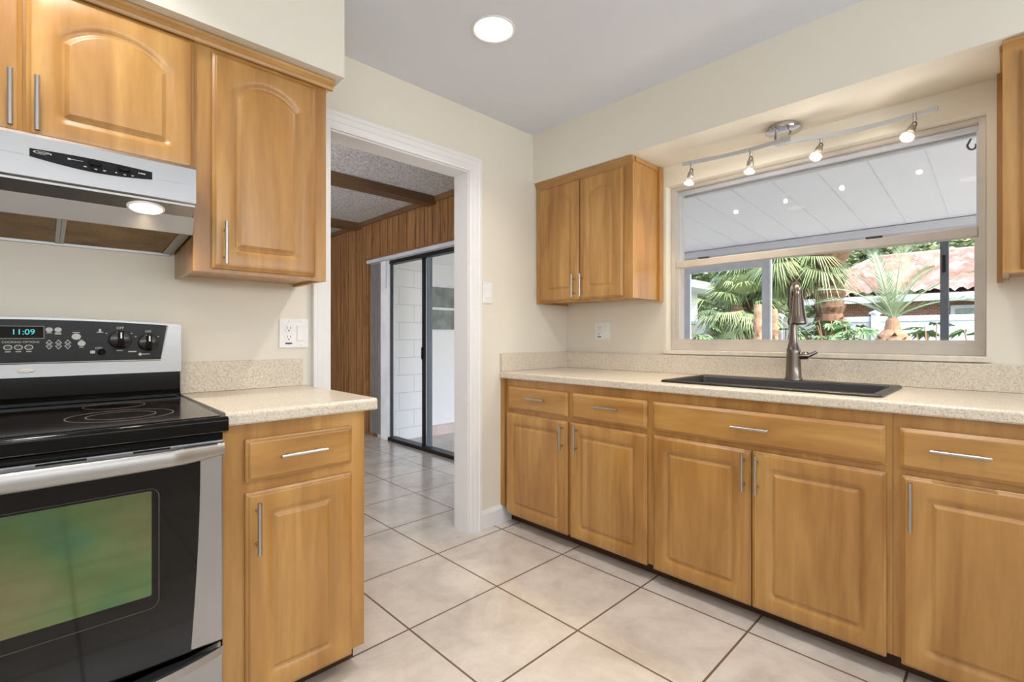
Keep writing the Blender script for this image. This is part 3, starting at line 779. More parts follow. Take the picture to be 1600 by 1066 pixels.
# long handle with flat ends
def sweep(bm, path, sect):
    rings = []
    for (x, y, z), (hw, hh) in zip(path, sect):
        ring = []
        for k in range(16):
            an = 2*PI*k/16; c_, s_ = math.cos(an), math.sin(an)
            ring.append(bm.verts.new((x, y+hw*math.copysign(abs(c_)**0.75, c_), z+hh*math.copysign(abs(s_)**0.75, s_))))
        rings.append(ring)
    for A1, A2 in zip(rings, rings[1:]):
        for k in range(16): bm.faces.new((A1[k], A1[(k+1) % 16], A2[(k+1) % 16], A2[k]))
    bm.faces.new(rings[0][::-1]); bm.faces.new(rings[-1])
hp, hs = [], []
for x, y, hh in ((0.354, 1.482, 0.017), (0.33, 1.474, 0.0185), (0.29, 1.462, 0.021), (0.255, 1.450, 0.022), (0.245, 1.444, 0.0205), (0.23, 1.441, 0.0205), (0.10, 1.436, 0.0215), (xc, 1.435, 0.022)):
    hp.append((x, y, 0.823)); hs.append((0.011, hh))
hp2 = hp + [(2*xc-x, y, z) for x, y, z in hp[-2::-1]]; hs2 = hs + hs[-2::-1]
bm = B(); sweep(bm, hp2, hs2); link_mesh('door_handle', bm, 'stainless_dull', od, True)
for x0_, x1_ in ((0.16, 0.235), (-0.01, 0.075)): link_mesh('vent_slot', boxes((x0_, x1_, RF-0.0005, RF+0.002, 0.839, 0.8435)), 'black_matte', od)
# storage drawer with bowed pull
bm = B(); box(bm, RX0+0.003, RX1-0.003, RF+0.004, RF+0.028, 0.03, 0.262, 0.003)
sd = link_mesh('storage_drawer', bm, 'stainless', r)
bm = B(); outer = []
for i in range(25):
    f = i/24*2-1; x = xc+f*(RX1-0.001-xc); outer.append((x, RF+0.004-0.052*(1-abs(f)**3.2)))
prism(bm, outer+[(RX0+0.003, RF+0.028), (RX1-0.003, RF+0.028)], 'z', 0.262, 0.284)
link_mesh('drawer_pull', bm, 'stainless', sd)
bm = B(); prism(bm, [(x, y+0.006) for x, y in outer[1:-1]]+[(RX0+0.004, RF+0.028), (RX1-0.004, RF+0.028)], 'z', 0.2842, 0.288)
link_mesh('pull_top', bm, 'black_panel', sd)
for s in (-1, 1):
    for yk in (RF+0.08, b-0.1):
        link_mesh('foot', lathe(B(), (xc+s*0.33, yk, 0), [(0.018, 0), (0.018, 0.021)], 'z', 16), 'black_matte', r)

# ------------------------------------------------------------------ right run
FR = 2.012; FU = 2.316
UC = [('base_cabinet', 'maple base cabinet with two drawers over two doors nearest the doorway', 2.112, 1.1435),
      ('base_cabinet', 'wide maple sink base cabinet with long false drawer front above two doors', 1.1425, 0.2635),
      ('base_cabinet', 'maple base cabinet with one drawer and one door at the right end below the counter', 0.2625, -0.20)]
r = thing(UC[0][0], UC[0][1], 'cabinet', (2.31, 1.62, 0))
link_mesh('cabinet_body', base_body('R', 1.1435, 2.112, a, FR, [(1.66, 2.05, 0.72, 0.80), (1.19, 1.57, 0.72, 0.80), (1.66, 2.05, 0.1, 0.64), (1.19, 1.57, 0.1, 0.64)]), 'maple_v', r)
add_drawer('R', r, 1.628, 2.084, 0.698, 0.829, FR, 1.837, 0.774, 0.136); add_drawer('R', r, 1.160, 1.597, 0.698, 0.829, FR, 1.365, 0.774, 0.134)
add_door('R', r, 1.628, 2.100, 0.068, 0.674, FR, 1.655, 0.592, hl=0.15); add_door('R', r, 1.160, 1.612, 0.068, 0.674, FR, 1.560, 0.592, hl=0.15)
link_mesh('filler_strip', boxes((FR-0.016, FR+0.003, 2.113, b-0.001, 0.107, 0.875)), 'maple_v', r)
link_mesh('toe_kick', boxes((FR+0.07, FR+0.085, 1.1435, b-0.002, 0, 0.075)), 'toe_dark', r)
r = thing(UC[1][0], UC[1][1], 'cabinet', (2.31, 0.70, 0))
link_mesh('cabinet_body', base_body('R', 0.2635, 1.1425, a, FR, [(0.30, 1.10, 0.72, 0.80), (0.73, 1.10, 0.1, 0.64), (0.30, 0.68, 0.1, 0.64)]), 'maple_v', r)
add_drawer('R', r, 0.281, 1.130, 0.698, 0.829, FR, 0.700, 0.766, 0.138)
add_door('R', r, 0.704, 1.128, 0.064, 0.676, FR, 0.726, 0.592, hl=0.15); add_door('R', r, 0.279, 0.699, 0.064, 0.676, FR, 0.676, 0.592, hl=0.15)
link_mesh('toe_kick', boxes((FR+0.07, FR+0.085, 0.2635, 1.1425, 0, 0.075)), 'toe_dark', r)
r = thing(UC[2][0], UC[2][1], 'cabinet', (2.31, 0.03, 0))
link_mesh('cabinet_body', base_body('R', -0.20, 0.2625, a, FR, [(-0.16, 0.21, 0.72, 0.80), (-0.16, 0.21, 0.1, 0.64)]), 'maple_v', r)
add_drawer('R', r, -0.182, 0.244, 0.698, 0.829, FR, 0.098, 0.770, 0.136); add_door('R', r, -0.182, 0.240, 0.062, 0.676, FR, 0.214, 0.586, hl=0.155)
link_mesh('toe_kick', boxes((FR+0.07, FR+0.085, -0.20, 0.2625, 0, 0.075)), 'toe_dark', r)

CFX = a-0.637; CYE = -0.23
SX0, SX1, SKY0, SKY1 = 2.065, 2.545, 0.300, 1.132
r = thing('countertop', 'long speckled beige countertop under the kitchen window holding the black sink', 'countertop', (2.3, 0.95, 0.8755))
bm = B(); hx0, hx1, hy0, hy1 = SX0+0.012, SX1-0.012, SKY0+0.012, SKY1-0.012
prism(bm, counter_prof(CFX, hx0, 1), 'y', CYE, b-0.001)
for q in ((hx0, hx1, CYE, hy0), (hx0, hx1, hy1, b-0.001), (hx1, a-0.001, CYE, b-0.001)): box(bm, q[0], q[1], q[2], q[3], 0.8755, 0.914)
link_mesh('worktop', bm, 'laminate', r)
link_mesh('backsplash', boxes((a-0.020, a-0.001, CYE, b-0.022, 0.9145, 1.020), bev=0.002), 'laminate', r)
link_mesh('side_splash', boxes((CFX+0.004, a-0.001, b-0.0215, b-0.001, 0.9145, 1.024), bev=0.002), 'laminate', r)

# sink
r = thing('sink', 'black composite drop-in sink set in the long countertop below the window', 'sink', (2.3, 0.716, 0.915))
bx0, bx1, by0, by1 = SX0+0.032, SX1-0.085, SKY0+0.034, SKY1-0.034
bm = B(); Ls = []
def rl(x0, x1, y0, y1, z, rr): Ls.append([bm.verts.new((x, y, z)) for x, y in outline(x0, x1, y0, y1, rr, 0, 5, 6)])
rl(SX0, SX1, SKY0, SKY1, 0.9145, 0.02); rl(SX0, SX1, SKY0, SKY1, 0.921, 0.02); rl(SX0+0.006, SX1-0.006, SKY0+0.006, SKY1-0.006, 0.925, 0.018)
rl(bx0-0.006, bx1+0.006, by0-0.006, by1+0.006, 0.9245, 0.022); rl(bx0, bx1, by0, by1, 0.917, 0.02); rl(bx0+0.006, bx1-0.006, by0+0.006, by1-0.006, 0.73, 0.03)
rl(bx0+0.03, bx1-0.03, by0+0.03, by1-0.03, 0.712, 0.03)
for A1, A2 in zip(Ls, Ls[1:]):
    n = len(A1)
    for i in range(n): bm.faces.new((A1[i], A1[(i+1) % n], A2[(i+1) % n], A2[i]))
bm.faces.new(Ls[-1])
link_mesh('sink_bowl', bm, 'composite_black', r, True)
link_mesh('drain', lathe(B(), (2.27, 0.716, 0.7125), [(0.045, 0), (0.045, 0.003), (0.03, 0.001), (0.0, 0.001)], 'z', 28), 'nickel', r, True)

# faucet
fx, fy = 2.503, 0.693; sx_, sy_ = 2.362, 0.632
r = thing('faucet', 'brushed dark nickel gooseneck pull-down faucet behind the sink', 'faucet', (fx, fy, 0.925))
link_mesh('faucet_body', lathe(B(), (fx, fy, 0), [(0.037, 0.9252), (0.037, 0.930), (0.033, 0.938), (0.030, 0.99), (0.0285, 1.050), (0.0285, 1.066), (0.026, 1.070), (0.020, 1.10), (0.0165, 1.13), (0.0155, 1.18), (0.0155, 1.20)], 'z', 32), 'gunmetal', r, True)
pts, rs = [], []
dx, dy = sx_-fx, sy_-fy
for i in range(6): pts.append((fx, fy, 1.19+0.10*i/5)); rs.append(0.0155)
for i in range(1, 13):
    an = i/12*PI; f = (1-math.cos(an))/2
    pts.append((fx+dx*0.86*f, fy+dy*0.86*f, 1.29+0.066*math.sin(an))); rs.append(0.0155+0.003*i/12)
link_mesh('spout', tube(B(), pts, rs, 20), 'gunmetal', r, True)
ex, ey = fx+dx*0.86, fy+dy*0.86
sh = link_mesh('spray_head', tube(B(), [(ex, ey, 1.293), (ex+dx*0.04, ey+dy*0.04, 1.262), (ex+dx*0.09, ey+dy*0.09, 1.22), (sx_, sy_, 1.186), (sx_, sy_, 1.183)], [0.0195, 0.0225, 0.027, 0.032, 0.031], 24), 'gunmetal', r, True)
link_mesh('nozzle', tube(B(), [(sx_, sy_, 1.184), (sx_+dx*0.003, sy_+dy*0.003, 1.1805)], 0.027, 24), 'black_matte', sh, True)
hd = Vector((0.25, -0.95, 0.06)).normalized(); p0 = Vector((fx, fy, 1.035))
hb = link_mesh('handle_hub', tube(B(), [p0+hd*0.02, p0+hd*0.055, p0+hd*0.06], [0.018, 0.018, 0.014], 20), 'gunmetal', r, True)
link_mesh('lever', tube(B(), [p0+hd*0.058, p0+hd*0.075+Vector((0, 0, 0.006)), p0+hd*0.092+Vector((0, 0, 0.016))], [0.012, 0.009, 0.008], 14), 'chrome', hb, True)

# upper cabinets on window wall
def upR(label, y0, y1, doors, scribe_at):
    r = thing('wall_cabinet', label, 'cabinet', (2.47, (y0+y1)/2, 1.338))
    link_mesh('cabinet_body', upper_body('R', y0, y1, 1.338, ZS-0.002, a, FU), 'maple_v', r)
    for (d0, d1, hu) in doors: add_door('R', r, d0, d1, 1.348, 2.070, FU, hu, 1.430, rise=0.045, hl=0.135)
    pf = crown_bm('R', y0-0.002, y1-0.001, FU+0.012)
    link_mesh('crown_moulding', pf, 'maple_h', r)
    s = -1 if scribe_at == y0 else 1
    link_mesh('scribe_strip', boxes((a-0.045, a-0.002, scribe_at, scribe_at+s*0.016, 1.330, ZS-0.003)), 'maple_v', r)
    link_mesh('side_crown', boxes((FU+0.02, a-0.046, scribe_at, scribe_at+s*0.007, ZS-0.026, ZS-0.003)), 'maple_h', r)
    return r
upR('two-door maple wall cabinet between doorway corner and window', 1.428, b-0.002, [(1.788, 2.105, 1.818), (1.484, 1.783, 1.757)], 1.428)
upR('maple wall cabinet cut off by the right edge, beyond the window', -0.56, 0.011, [(-0.27, -0.03, -0.06), (-0.54, -0.275, -0.30)], 0.011)

# ------------------------------------------------------------------ electrical plates
def plate(side, name, label, c, w_, h_, gangs):
    """side L: on y=b facing -Y ; R: on x=a facing -X.  gangs: list of (offset, kind)"""
    wallp = b if side == 'L' else a
    loc = (c[0], b, c[1]) if side == 'L' else (a, c[0], c[1])
    r = thing(name, label, 'outlet' if 'outlet' in name else 'switch', loc)
    def bx(bm, u0, u1, d0, d1, z0, z1, bev=0.0):
        if side == 'L': box(bm, u0, u1, wallp-d1, wallp-d0, z0, z1, bev)
        else: box(bm, wallp-d1, wallp-d0, u0, u1, z0, z1, bev)
    bm = B(); bx(bm, c[0]-w_/2, c[0]+w_/2, 0.0005, 0.006, c[1]-h_/2, c[1]+h_/2, 0.002)
    link_mesh('cover_plate', bm, 'switch_white', r)
    for off, kind in gangs:
        u = c[0]+off
        if kind == 'outlet':
            for dz in (0.019, -0.019):
                k = link_mesh('socket', lathe(B(), (u, wallp, c[1]+dz) if side == 'L' else (wallp, u, c[1]+dz), [(0.0165, -0.005), (0.0165, -0.0078), (0.0, -0.008)], 'y' if side == 'L' else 'x', 24), 'switch_white', r, True)
                for u0_, u1_, z0_, z1_ in ((-0.0075, -0.0055, -0.001, 0.009), (0.0055, 0.0075, 0, 0.008), (-0.0025, 0.0025, -0.010, -0.005)):
                    bm = B(); bx(bm, u+u0_, u+u1_, 0.0078, 0.0085, c[1]+dz+z0_, c[1]+dz+z1_); link_mesh('slot', bm, 'slot_dark', k)
            bm = B(); bx(bm, u-0.014, u+0.014, 0.006, 0.0066, c[1]-h_/2+0.015, c[1]-h_/2+0.022); link_mesh('sticker', bm, 'slot_blue', r)
        elif kind == 'rocker':
            bm = B(); bx(bm, u-0.0165, u+0.0165, 0.006, 0.0095, c[1]-0.033, c[1]+0.033, 0.0015); link_mesh('rocker', bm, 'switch_white', r)
        elif kind == 'toggle':
            bm = B(); bx(bm, u-0.005, u+0.005, 0.006, 0.016, c[1]-0.003, c[1]+0.010, 0.0015); link_mesh('toggle', bm, 'switch_white', r)
    for off, kind in gangs:
        for dz in (h_/2-0.012, -h_/2+0.012):
            bm = B(); bx(bm, c[0]+off-0.002, c[0]+off+0.002, 0.006, 0.0065, c[1]+dz-0.002, c[1]+dz+0.002); link_mesh('screw', bm, 'frame_beige', r)
    return r
plate('L', 'wall_outlet', 'white two-gang outlet and rocker plate above the short countertop', (0.779, 1.140), 0.122, 0.124, [(-0.023, 'outlet'), (0.027, 'rocker')])
plate('R', 'wall_outlet', 'white two-gang outlet and toggle plate below the two-door wall cabinet', (1.842, 1.163), 0.118, 0.114, [(0.023, 'outlet'), (-0.023, 'toggle')])
plate('L', 'light_switch', 'plain white switch plate on the wall just right of the doorway', (1.885, 1.385), 0.075, 0.124, [(0.0, 'rocker')])

# ------------------------------------------------------------------ ceiling cans
CANS = [(1.374, 1.521), (-0.02, 1.49), (1.374, 0.2), (-0.05, 0.2)]
CL = ['round recessed ceiling light nearest the doorway', 'round recessed ceiling light above the front of the range', 'round recessed ceiling light in front of the sink run', 'round recessed ceiling light above the camera']
def can(i):
    x, y = CANS[i]
    r = thing('recessed_light', CL[i], 'ceiling light', (x, y, ZC), 'recessed kitchen ceiling lights')
    link_mesh('trim_ring', lathe(B(), (x, y, ZC), [(0.080, -0.003), (0.087, -0.006), (0.093, -0.003), (0.093, -0.0005), (0.080, -0.0005), (0.080, -0.003)], 'z', 48), 'trim_white', r, True)
    link_mesh('lens', lathe(B(), (x, y, ZC), [(0.0795, -0.0008), (0.0795, -0.003), (0.06, -0.0045), (0.0, -0.005)], 'z', 48), 'lens_white', r, True)
    lamp('recessed_lamp', 'AREA', (x, y, ZC-0.02), 6.4 if x > 1 else 5.0, (1.0, 0.95, 0.89), size=0.13, spread=math.radians(128))
for i in range(4): can(i)

# ------------------------------------------------------------------ track light
r = thing('track_light', 'brushed nickel four-spot track light curving under the soffit above the window', 'track light', (2.50, 0.72, ZS))
cx_, cy_ = 2.505, 0.735; RZ = 2.030
link_mesh('canopy', lathe(B(), (cx_, cy_, ZS), [(0.066, -0.0005), (0.066, -0.016), (0.078, -0.020), (0.076, -0.026), (0.055, -0.033), (0.0, -0.036)], 'z', 44), 'chrome', r, True)
for dyk in (-0.032, 0.032):
    link_mesh('stem', tube(B(), [(cx_-0.01, cy_+dyk, ZS-0.03), (cx_-0.03, cy_+dyk*0.9, RZ)], 0.005, 10), 'chrome', r, True)
def catmull(P, n=8):
    P = [Vector(p) for p in P]; Q = [P[0]*2-P[1]]+P+[P[-1]*2-P[-2]]; out = []
    for i in range(1, len(Q)-2):
        for k in range(n):
            t_ = k/n; p0, p1, p2, p3 = Q[i-1:i+3]
            out.append(0.5*((2*p1)+(p2-p0)*t_+(2*p0-5*p1+4*p2-p3)*t_*t_+(3*p1-p0-3*p2+p3)*t_**3))
    return out+[P[-1]]
def rail_bm(P, hw=0.005, hh=0.009):
    bm = B(); pts = catmull(P); rings = []
    for i, p in enumerate(pts):
        d = (pts[min(i+1, len(pts)-1)]-pts[max(i-1, 0)]).normalized(); n_ = Vector((0, 0, 1)).cross(d).normalized()*hw; u_ = Vector((0, 0, hh))
        rings.append([bm.verts.new(p+q) for q in (n_+u_, -n_+u_, -n_-u_, n_-u_)])
    for A1, A2 in zip(rings, rings[1:]):
        for k in range(4): bm.faces.new((A1[k], A1[(k+1) % 4], A2[(k+1) % 4], A2[k]))
    bm.faces.new(rings[0][::-1]); bm.faces.new(rings[-1]); return bm
R1 = [(2.407, 1.189, RZ), (2.440, 1.03, RZ), (2.455, 0.87, RZ), (2.445, 0.76, RZ), (2.43, 0.69, RZ)]
R2 = [(2.455, 0.745, RZ-0.004), (2.50, 0.62, RZ-0.004), (2.535, 0.49, RZ-0.004), (2.545, 0.34, RZ-0.004), (2.53, 0.19, RZ-0.004)]
link_mesh('rail', rail_bm(R1), 'aluminium', r); link_mesh('rail', rail_bm(R2), 'aluminium', r)
link_mesh('rail_coupler', boxes((2.425, 2.465, 0.685, 0.75, RZ-0.018, RZ-0.008), bev=0.002), 'aluminium', r)
HEADS = [((2.415, 1.143), (-0.010, 0.010), 7.0, 2.4), ((2.455, 0.865), (-0.008, 0.004), 7.0, 2.4), ((2.513, 0.585), (-0.042, 0.012), 17.0, 1.5), ((2.536, 0.262), (-0.042, 0.020), 17.0, 1.5)]
for (hx, hy), (ox, oy), watt, cone in HEADS:
    z0 = RZ-0.010
    h = link_mesh('spot_head', tube(B(), [(hx, hy, z0+0.012), (hx, hy, z0-0.012), (hx, hy, z0-0.022)], [0.007, 0.007, 0.004], 12), 'nickel', r, True)
    p1 = Vector((hx, hy, z0-0.03)); p3 = Vector((hx+ox, hy+oy, z0-0.105+abs(ox)*0.25)); dd = (p3-p1).normalized()
    side = dd.cross(Vector((1, 0, 0))).normalized()*0.011
    bm = B()
    for s in (-1, 1):
        tube(bm, [Vector((hx, hy, z0-0.018)), p1+side*s*0.6, p1+dd*0.03+side*s, p1+dd*0.045+side*s], 0.0028, 8)
    link_mesh('yoke', bm, 'gunmetal', h, True)
    M = Matrix.Translation(p3) @ dd.to_track_quat('-Z', 'Y').to_matrix().to_4x4()
    cup = link_mesh('lamp_holder', xform(lathe(B(), (0, 0, 0), [(0.011, 0.062), (0.014, 0.058), (0.016, 0.036), (0.013, 0.030)], 'z', 24), M), 'nickel', h, True)
    link_mesh('reflector', xform(lathe(B(), (0, 0, 0), [(0.012, 0.034), (0.019, 0.022), (0.0245, 0.006), (0.025, 0.0), (0.0225, 0.0), (0.012, 0.03)], 'z', 28), M), 'halo_glass', cup, True)
    link_mesh('bulb', xform(lathe(B(), (0, 0, 0), [(0.0, 0.018), (0.012, 0.018), (0.0222, 0.003), (0.021, 0.001), (0.0, -0.001)], 'z', 28), M), 'bulb_warm', cup, True)
    lo = lamp('track_spot', 'SPOT', p3+dd*0.012, watt, (1, 0.80, 0.54), size=0.022, spot=cone, blend=1.0)
    lo.rotation_euler = dd.to_track_quat('-Z', 'Y').to_euler()
    lamp('track_glow', 'POINT', p3+dd*0.03, 0.8, (1, 0.93, 0.82), size=0.012)

# ------------------------------------------------------------------ lanai (covered patio) and garden
CUR[0] = Vector((0, 0, 0))
LX = 6.0
struct('floor_patio', boxes((XO, 7.0, -4, 4.95, -0.2, -0.08)), 'concrete', 'bare concrete patio floor outside the sliding door', 'patio floor')
struct('ground', boxes((-30, 60, -40, 50, -0.6, -0.25)), 'lawn', 'green lawn behind the house', 'lawn')
bm = B(); prism(bm, [(XO, 2.42), (LX+0.15, 2.205), (LX+0.15, 2.26), (XO, 2.475)], 'y', -4, 5.2)
struct('ceiling_patio', bm, 'lanai_roof', 'white panelled patio roof seen through the window', 'patio roof')
bm = B()
for k in range(29):
    yk = -3.6+k*0.305
    prism(bm, [(XO, 2.4165), (LX+0.1, 2.206), (LX+0.1, 2.209), (XO, 2.42)], 'y', yk, yk+0.009)
struct('trim_6', bm, 'seam_grey', 'thin seams between the patio roof panels', 'roof seams')
struct('trim_7', boxes((LX-0.03, LX+0.05, -4, 5.2, 2.135, 2.21)), 'lanai_roof', 'white edge beam of the patio roof', 'beam')
struct('trim_8', boxes((XO+0.002, XO+0.03, -4, 2.9, 1.967, 2.41)), 'frame_grey', 'grey ledger strip where the patio roof meets the house', 'ledger')
bm = B()
box(bm, XO, 3.385, 4.925, 5.1, -0.2, 2.46); 
struct('wall_patio', bm, 'block_wall', 'white painted concrete block wall beyond the sliding door', 'wall')
bm = B(); wx0_, wx1_ = 3.392, 4.25
for q in ((3.385, LX, -0.2, 1.19), (3.385, LX, 1.775, 2.46), (wx1_, LX, 1.19, 1.775)): box(bm, q[0], q[1], 4.955, 5.1, q[2], q[3])
box(bm, 3.385, LX, 4.93, 4.955, 2.02, 2.46)
struct('wall_patio_far', bm, 'stucco_white', 'smooth white patio wall around the frosted louvre window', 'wall')
struct('trim_9', boxes((3.385, LX, 4.86, 4.955, -0.08, 0.03), ), 'curb_pink', 'pink tiled curb along the foot of the patio wall', 'curb')
jw = sthing('window_2', 'frosted louvre window in the white patio wall', 'window')
link_mesh('window_frame', boxes((wx0_, wx0_+0.03, 4.94, 4.99, 1.19, 1.775), (wx0_, wx1_, 4.94, 4.99, 1.745, 1.775), (wx0_, wx1_, 4.94, 4.99, 1.19, 1.215), (wx0_, wx1_, 4.94, 4.99, 1.46, 1.49), (3.80, 3.83, 4.94, 4.99, 1.19, 1.775)), 'vinyl_white', jw)
link_mesh('frosted_pane', boxes((wx0_+0.03, wx1_, 4.965, 4.972, 1.215, 1.745)), 'obscure_glass', jw)
# enclosure doors at the patio edge
pd = sthing('door_2', 'grey framed sliding patio door at the outer edge of the covered patio', 'patio door')
link_mesh('panel_frame', boxes((LX-0.02, LX+0.02, 2.85, 2.96, -0.08, 2.03), (LX-0.02, LX+0.02, 1.905, 1.985, -0.08, 2.03), (LX-0.02, LX+0.02, 1.985, 2.85, 1.935, 2.03), (LX-0.02, LX+0.02, 1.985, 2.85, -0.08, 0.0)), 'frame_grey', pd)
link_mesh('head_track', boxes((LX-0.03, LX+0.03, -4, 5.2, 2.03, 2.135)), 'frame_grey', pd)
link_mesh('edge_strip', boxes((LX-0.025, LX+0.02, 1.888, 1.903, -0.08, 2.03)), 'vinyl_white', pd)
pk = link_mesh('jamb_post', boxes((LX-0.02, LX+0.02, 0.375, 0.435, -0.08, 2.03)), 'post_grey', pd)
link_mesh('latch', boxes((LX-0.035, LX-0.02, 0.395, 0.42, 1.72, 1.88), bev=0.004), 'black_matte', pk)
hk = catmull([(3.97, y_+0.147, z_+2.341) for y_, z_ in ((0, 0), (0, -0.022), (0.011, -0.052), (0.019, -0.072), (0.010, -0.094), (-0.007, -0.100), (-0.018, -0.087), (-0.018, -0.072))], 6)
o = link_mesh('ceiling_hook', tube(B(), hk, 0.0055, 8), 'hook_dark', None, True, (3.97, 0.147, 2.341))
tag(o, 'dark metal hook hanging from the patio roof in the upper right of the window', 'hook')

# white fence
fe = thing('vinyl_fence', 'white vinyl privacy fence across the back garden', 'fence', (12.5, 4, -0.25))
link_mesh('fence_panel', boxes((12.48, 12.52, -6, 6.2, -0.22, 1.44), (12.46, 12.54, -6, 6.2, 1.44, 1.55)), 'fence_white', fe)
for k in range(7):
    yk = -5.4+k*1.83
    p = link_mesh('fence_post', boxes((12.42, 12.56, yk-0.065, yk+0.065, -0.25, 1.60)), 'fence_white', fe)
    bm = B(); lathe(bm, (12.49, yk, 1.60), [(0.115, 0), (0.115, 0.03), (0.0, 0.09)], 'z', 4); link_mesh('post_cap', bm, 'fence_white', p)

# neighbour's house with clay tile roof
hs_ = thing('house', 'brick house with pink clay tile roof beyond the white fence', 'house', (20, -1, -0.25))
link_mesh('brick_wall', boxes((18.2, 24, -9, 4.0, -0.25, 2.3)), 'brick', hs_)
bm = B(); EX, EZ, RX_, RZ_ = 17.5, 2.34, 21.2, 3.78; yl0, yl1, yr = 4.75, 3.25, -9.5
rows, cols = 17, 170
Lx = math.hypot(RX_-EX, RZ_-EZ)
for j in range(rows):
    ra, rb_ = j/rows, (j+1)/rows; prev = None
    for i in range(cols+1):
        pair = []
        for tt, lift in ((ra, 0.15), (rb_, 0.02)):
            yl = yl0+(yl1-yl0)*tt; y = yr+(yl-yr)*i/cols
            wv = abs(math.sin(PI*(y+100)/0.27))*0.11
            pair.append(bm.verts.new((EX+(RX_-EX)*tt, y, EZ+(RZ_-EZ)*tt+lift+wv)))
        low = bm.verts.new(pair[0].co-Vector((0, 0, 0.14)))
        if prev:
            bm.faces.new((prev[0], pair[0], pair[1], prev[1])); bm.faces.new((prev[2], low, pair[0], prev[0]))
        prev = (pair[0], pair[1], low)
link_mesh('tile_roof', bm, 'clay_tile', hs_)
bm = B()
v = [bm.verts.new(p) for p in ((EX, yl0, EZ), (RX_, yl1, RZ_), (2*RX_-EX, yl0, EZ), (2*RX_-EX, yr, EZ), (RX_, yr, RZ_), (EX, yr, EZ))]
bm.faces.new((v[0], v[1], v[2])); bm.faces.new((v[1], v[4], v[3], v[2])); bm.faces.new((v[0], v[2], v[3], v[5]))
link_mesh('roof_deck', bm, 'clay_tile', hs_)
bm = B(); tube(bm, [(EX, yl0, EZ+0.1), (RX_, yl1, RZ_+0.1), (RX_, yr, RZ_+0.1)], 0.12, 8); link_mesh('ridge_tiles', bm, 'clay_tile', hs_, True)
link_mesh('gutter', boxes((EX-0.12, EX+0.05, yr, yl0, EZ-0.22, EZ-0.03)), 'fence_white', hs_)
wn_ = link_mesh('house_window', boxes((18.12, 18.2, 0.15, 1.1, 0.9, 2.0)), 'fence_white', hs_)
link_mesh('pane', boxes((18.10, 18.13, 0.25, 1.0, 1.0, 1.9)), 'obscure_glass', wn_)

# pale wing of house on the left
wg = thing('house', 'pale roofed house wing with white eaves at the left of the window view', 'house', (12.0, 7.5, -0.25))
link_mesh('wing_wall', boxes((9.0, 13.7, 6.3, 11, -0.25, 2.38)), 'stucco_white', wg)
bm = B(); prism(bm, [(5.55, 2.50), (8.5, 3.45), (11.6, 2.50)], 'x', 8.0, 14.1); link_mesh('roof', bm, 'roof_pale', wg)
link_mesh('fascia', boxes((8.0, 14.2, 5.46, 5.55, 2.36, 2.55), (14.1, 14.18, 5.55, 11.6, 2.36, 2.52)), 'fence_white', wg)
link_mesh('soffit', boxes((8.0, 14.1, 5.55, 6.3, 2.38, 2.41)), 'fence_white', wg)

# ---- planting
def fan_frond(bm, base, d, L, nb=30, spread=2.7, fold=0.35):
    d = d.normalized(); a_, b_ = frame_of(d); tip = base+d*L*0.45
    vs = [bm.verts.new(p) for p in (base-a_*0.012, base+a_*0.012, tip+a_*0.01, tip-a_*0.01)]; bm.faces.new(vs)
    for k in range(nb):
        f = (k/(nb-1)-0.5)*spread
        dd = (d*math.cos(f)+a_*math.sin(f)).normalized()
        l = L*0.62*(1-0.25*abs(f)/spread); wv = a_*math.cos(f)-d*math.sin(f)
        m = tip+dd*l*0.55+b_*0.05; e = tip+dd*l+Vector((0, 0, -l*(0.10+0.45*random.random())))
        q = wv.normalized()*0.013
        p = [bm.verts.new(x) for x in (tip, m+q, e, m-q)]
        bm.faces.new(p)
def pinnate(bm, base, d, L, droop=0.6, nl=34, ll=0.32, wid=0.011):
    d = Vector(d).normalized(); h = Vector((d.x, d.y, 0)); h = h.normalized() if h.length > 1e-3 else Vector((1, 0, 0))
    pts = []
    for i in range(nl+1):
        t_ = i/nl; pts.append(base+d*L*t_+Vector((0, 0, -droop*L*t_*t_*0.8)))
    sdv = d.cross(Vector((0, 0, 1))).normalized()
    tube(bm, pts[::3]+[pts[-1]], [0.014*(1-0.8*i/len(pts[::3])) for i in range(len(pts[::3])+1)], 5)
    for i in range(4, nl+1):
        t_ = i/nl; tan = (pts[min(i+1, nl)]-pts[i-1]).normalized(); l = ll*(0.35+0.65*math.sin(PI*min(1, t_*0.8+0.15)))
        for s in (-1, 1):
            dd = (tan*0.75+sdv*s*0.75+Vector((0, 0, 0.30-0.5*random.random()*0.5))).normalized()
            e = pts[i]+dd*l; m = pts[i]+dd*l*0.4; q = tan*wid
            vs = [bm.verts.new(x) for x in (pts[i], m+q, e, m-q)]; bm.faces.new(vs)
def trunk_bm(x, y, z0, z1, r0, r1, rough=0.15, n=12, rows=16):
    bm = B(); pts, rs = [], []
    for i in range(rows+1):
        t_ = i/rows; pts.append((x+0.02*math.sin(5*t_), y, z0+(z1-z0)*t_)); rs.append((r0+(r1-r0)*t_)*(1+(rough if i % 2 else -rough)))
    tube(bm, pts, rs, n); return bm

